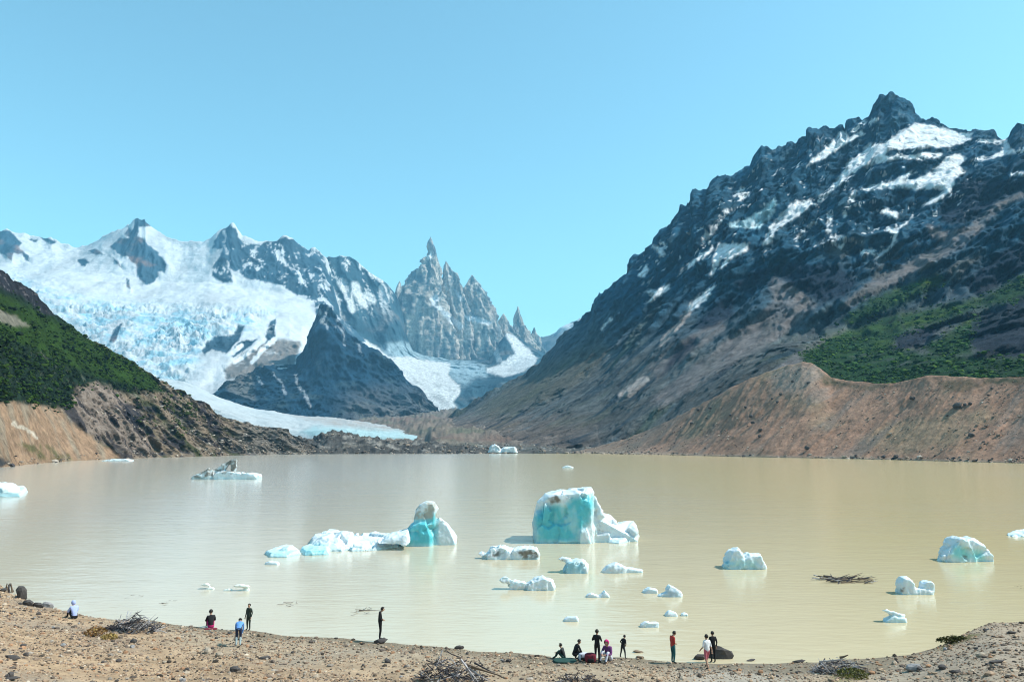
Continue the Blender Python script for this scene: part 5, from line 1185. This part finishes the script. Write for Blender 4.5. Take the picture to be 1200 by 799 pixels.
    for sg in (-1, 1):
        em = bpy.data.meshes.new('eye'); em.from_pydata([tuple(hd + fw * .088 + upv * .015 + Vector((sg * .033, 0, 0)) + Vector(v) * .011) for v in IV1], [], [tuple(int(x) for x in f) for f in IF1]); em.materials.append(HAIRM); link('eye', em, o)
    return o
PI = math.pi
person('lone person in black from head to foot standing on a small black boulder', 445, 752, 36, 'look_down', -PI / 2 + .2, 'black', 'black', z_add=.12)
person('slim person in dark olive standing at the waterline on the left', 291, 738, 29, 'stand', PI * .9, 'olive', 'olive')
person('person in black jacket sitting by the water with a pink lower garment', 247, 736, 20, 'sit', .5, 'black', 'magenta', shin='maroon')
person('person in bright blue jacket bending forward on pale legs', 279, 757, 27, 'bend', .25, 'blue', 'navy', shin='ice', sleeve='blue')
person('person in hooded lavender blue jacket sitting on the left bank', 87, 725, 20, 'sit', .9, 'lavender', 'black', hood=True)
person('small dark person sitting at the left end of the beach group', 661, 772, 17, 'sit', 1.2, 'charcoal', 'green')
person('person in black crouching and leaning right beside the green mat', 675, 773, 22, 'crouch', -1.2, 'black', 'black')
person('tall person in black standing in the middle of the beach group', 700, 776, 36, 'arms_bent', -.4, 'black', 'black')
person('person with magenta headscarf and purple top sitting in pale trousers', 714, 774, 24, 'sit', PI * .8, 'purple', 'pale', 'black', scarf='magenta')
person('person in black standing legs apart and stooping, right of the headscarf', 730, 771, 25, 'wide', -.9, 'black', 'charcoal')
person('person in red top and dark teal trousers standing alone on the beach', 789, 777, 35, 'look_down', -1.2, 'red', 'teal', sleeve='skin')
person('person in white top and pink shorts walking beside the black boulder', 829, 783, 37, 'walk', .3, 'white', 'pink', 'black', sleeve='skin', shin='skin')
person('dark haired person in black standing behind the large black boulder', 836, 776, 34, 'stand', .1, 'black', 'black')
# gear lying with the group
def blob_item(name, label, cat, px_, py_, wpx, sz, col, seed, straps=False):
    p = spot(px_, py_); m = p[1] / F * wpx * .5
    v = IV3.copy(); v = np.sign(v) * np.abs(v) ** .6; v *= 1 + .12 * fbm(v * 1.4 + seed, 3)[:, None]; v *= np.array(sz)
    v[:, 2] -= v[:, 2].min()
    me = mesh_np(name, v, IF3, CL[col]); o = link(name, me, None, p); o.scale = (m, m, m); tag(o, label, cat)
    if straps:
        for sg in (-1, 1):
            o2 = link('strap', LOG['dark'], o); o2.location = (sg * .4, -sz[1] * .95, sz[2] * .9); o2.rotation_euler = (0, 1.4, 0); o2.scale = (sz[2] * 1.5, 2, 2)
        pk = link('pocket', mesh_np('pocket', v * np.array((.6, .35, .45)), IF3, CL['black']), o); pk.location = (0, -sz[1] * .85, sz[2] * .15)
    return o
blob_item('backpack', 'maroon backpack lying between the crouching and the tall person', 'backpack', 692, 776, 13, (1, .6, .8), 'maroon', 1, True)
blob_item('backpack', 'pale pinkish backpack lying right of the crouching person', 'backpack', 684, 774, 12, (1, .6, .75), 'pale', 2, True)
blob_item('folded_mat', 'dark green mat spread under the small sitting person', 'mat', 662, 775, 26, (1, .7, .10), 'green', 3)
blob_item('folded_mat', 'dark red blanket under the person sitting by the water', 'mat', 247, 737, 14, (1, .6, .08), 'maroon', 4)

# ------------------------------------------------------------------ air
HZ = 5.0e-5
hz_m = bpy.data.materials.new('haze_air'); hz_m.use_nodes = True
hn = hz_m.node_tree.nodes; hn.clear(); ho = hn.new('ShaderNodeOutputMaterial'); hv = hn.new('ShaderNodeVolumePrincipled')
hv.inputs['Color'].default_value = (.26, .66, 1.0, 1); hv.inputs['Density'].default_value = HZ; hv.inputs['Anisotropy'].default_value = 0
hz_m.node_tree.links.new(hv.outputs[0], ho.inputs['Volume'])
x0, x1, y0, y1, z0, z1 = -12000, 12000, -6500, 15500, -5, 2600
hb = bpy.data.meshes.new('haze'); hb.from_pydata([(x, y, z) for x in (x0, x1) for y in (y0, y1) for z in (z0, z1)], [], [(0, 1, 3, 2), (4, 6, 7, 5), (0, 4, 5, 1), (2, 3, 7, 6), (0, 2, 6, 4), (1, 5, 7, 3)])
hb.materials.append(hz_m); ho_ = link('haze', hb); tag(ho_, 'thin blue air haze filling the valley', 'haze', None, 'stuff')
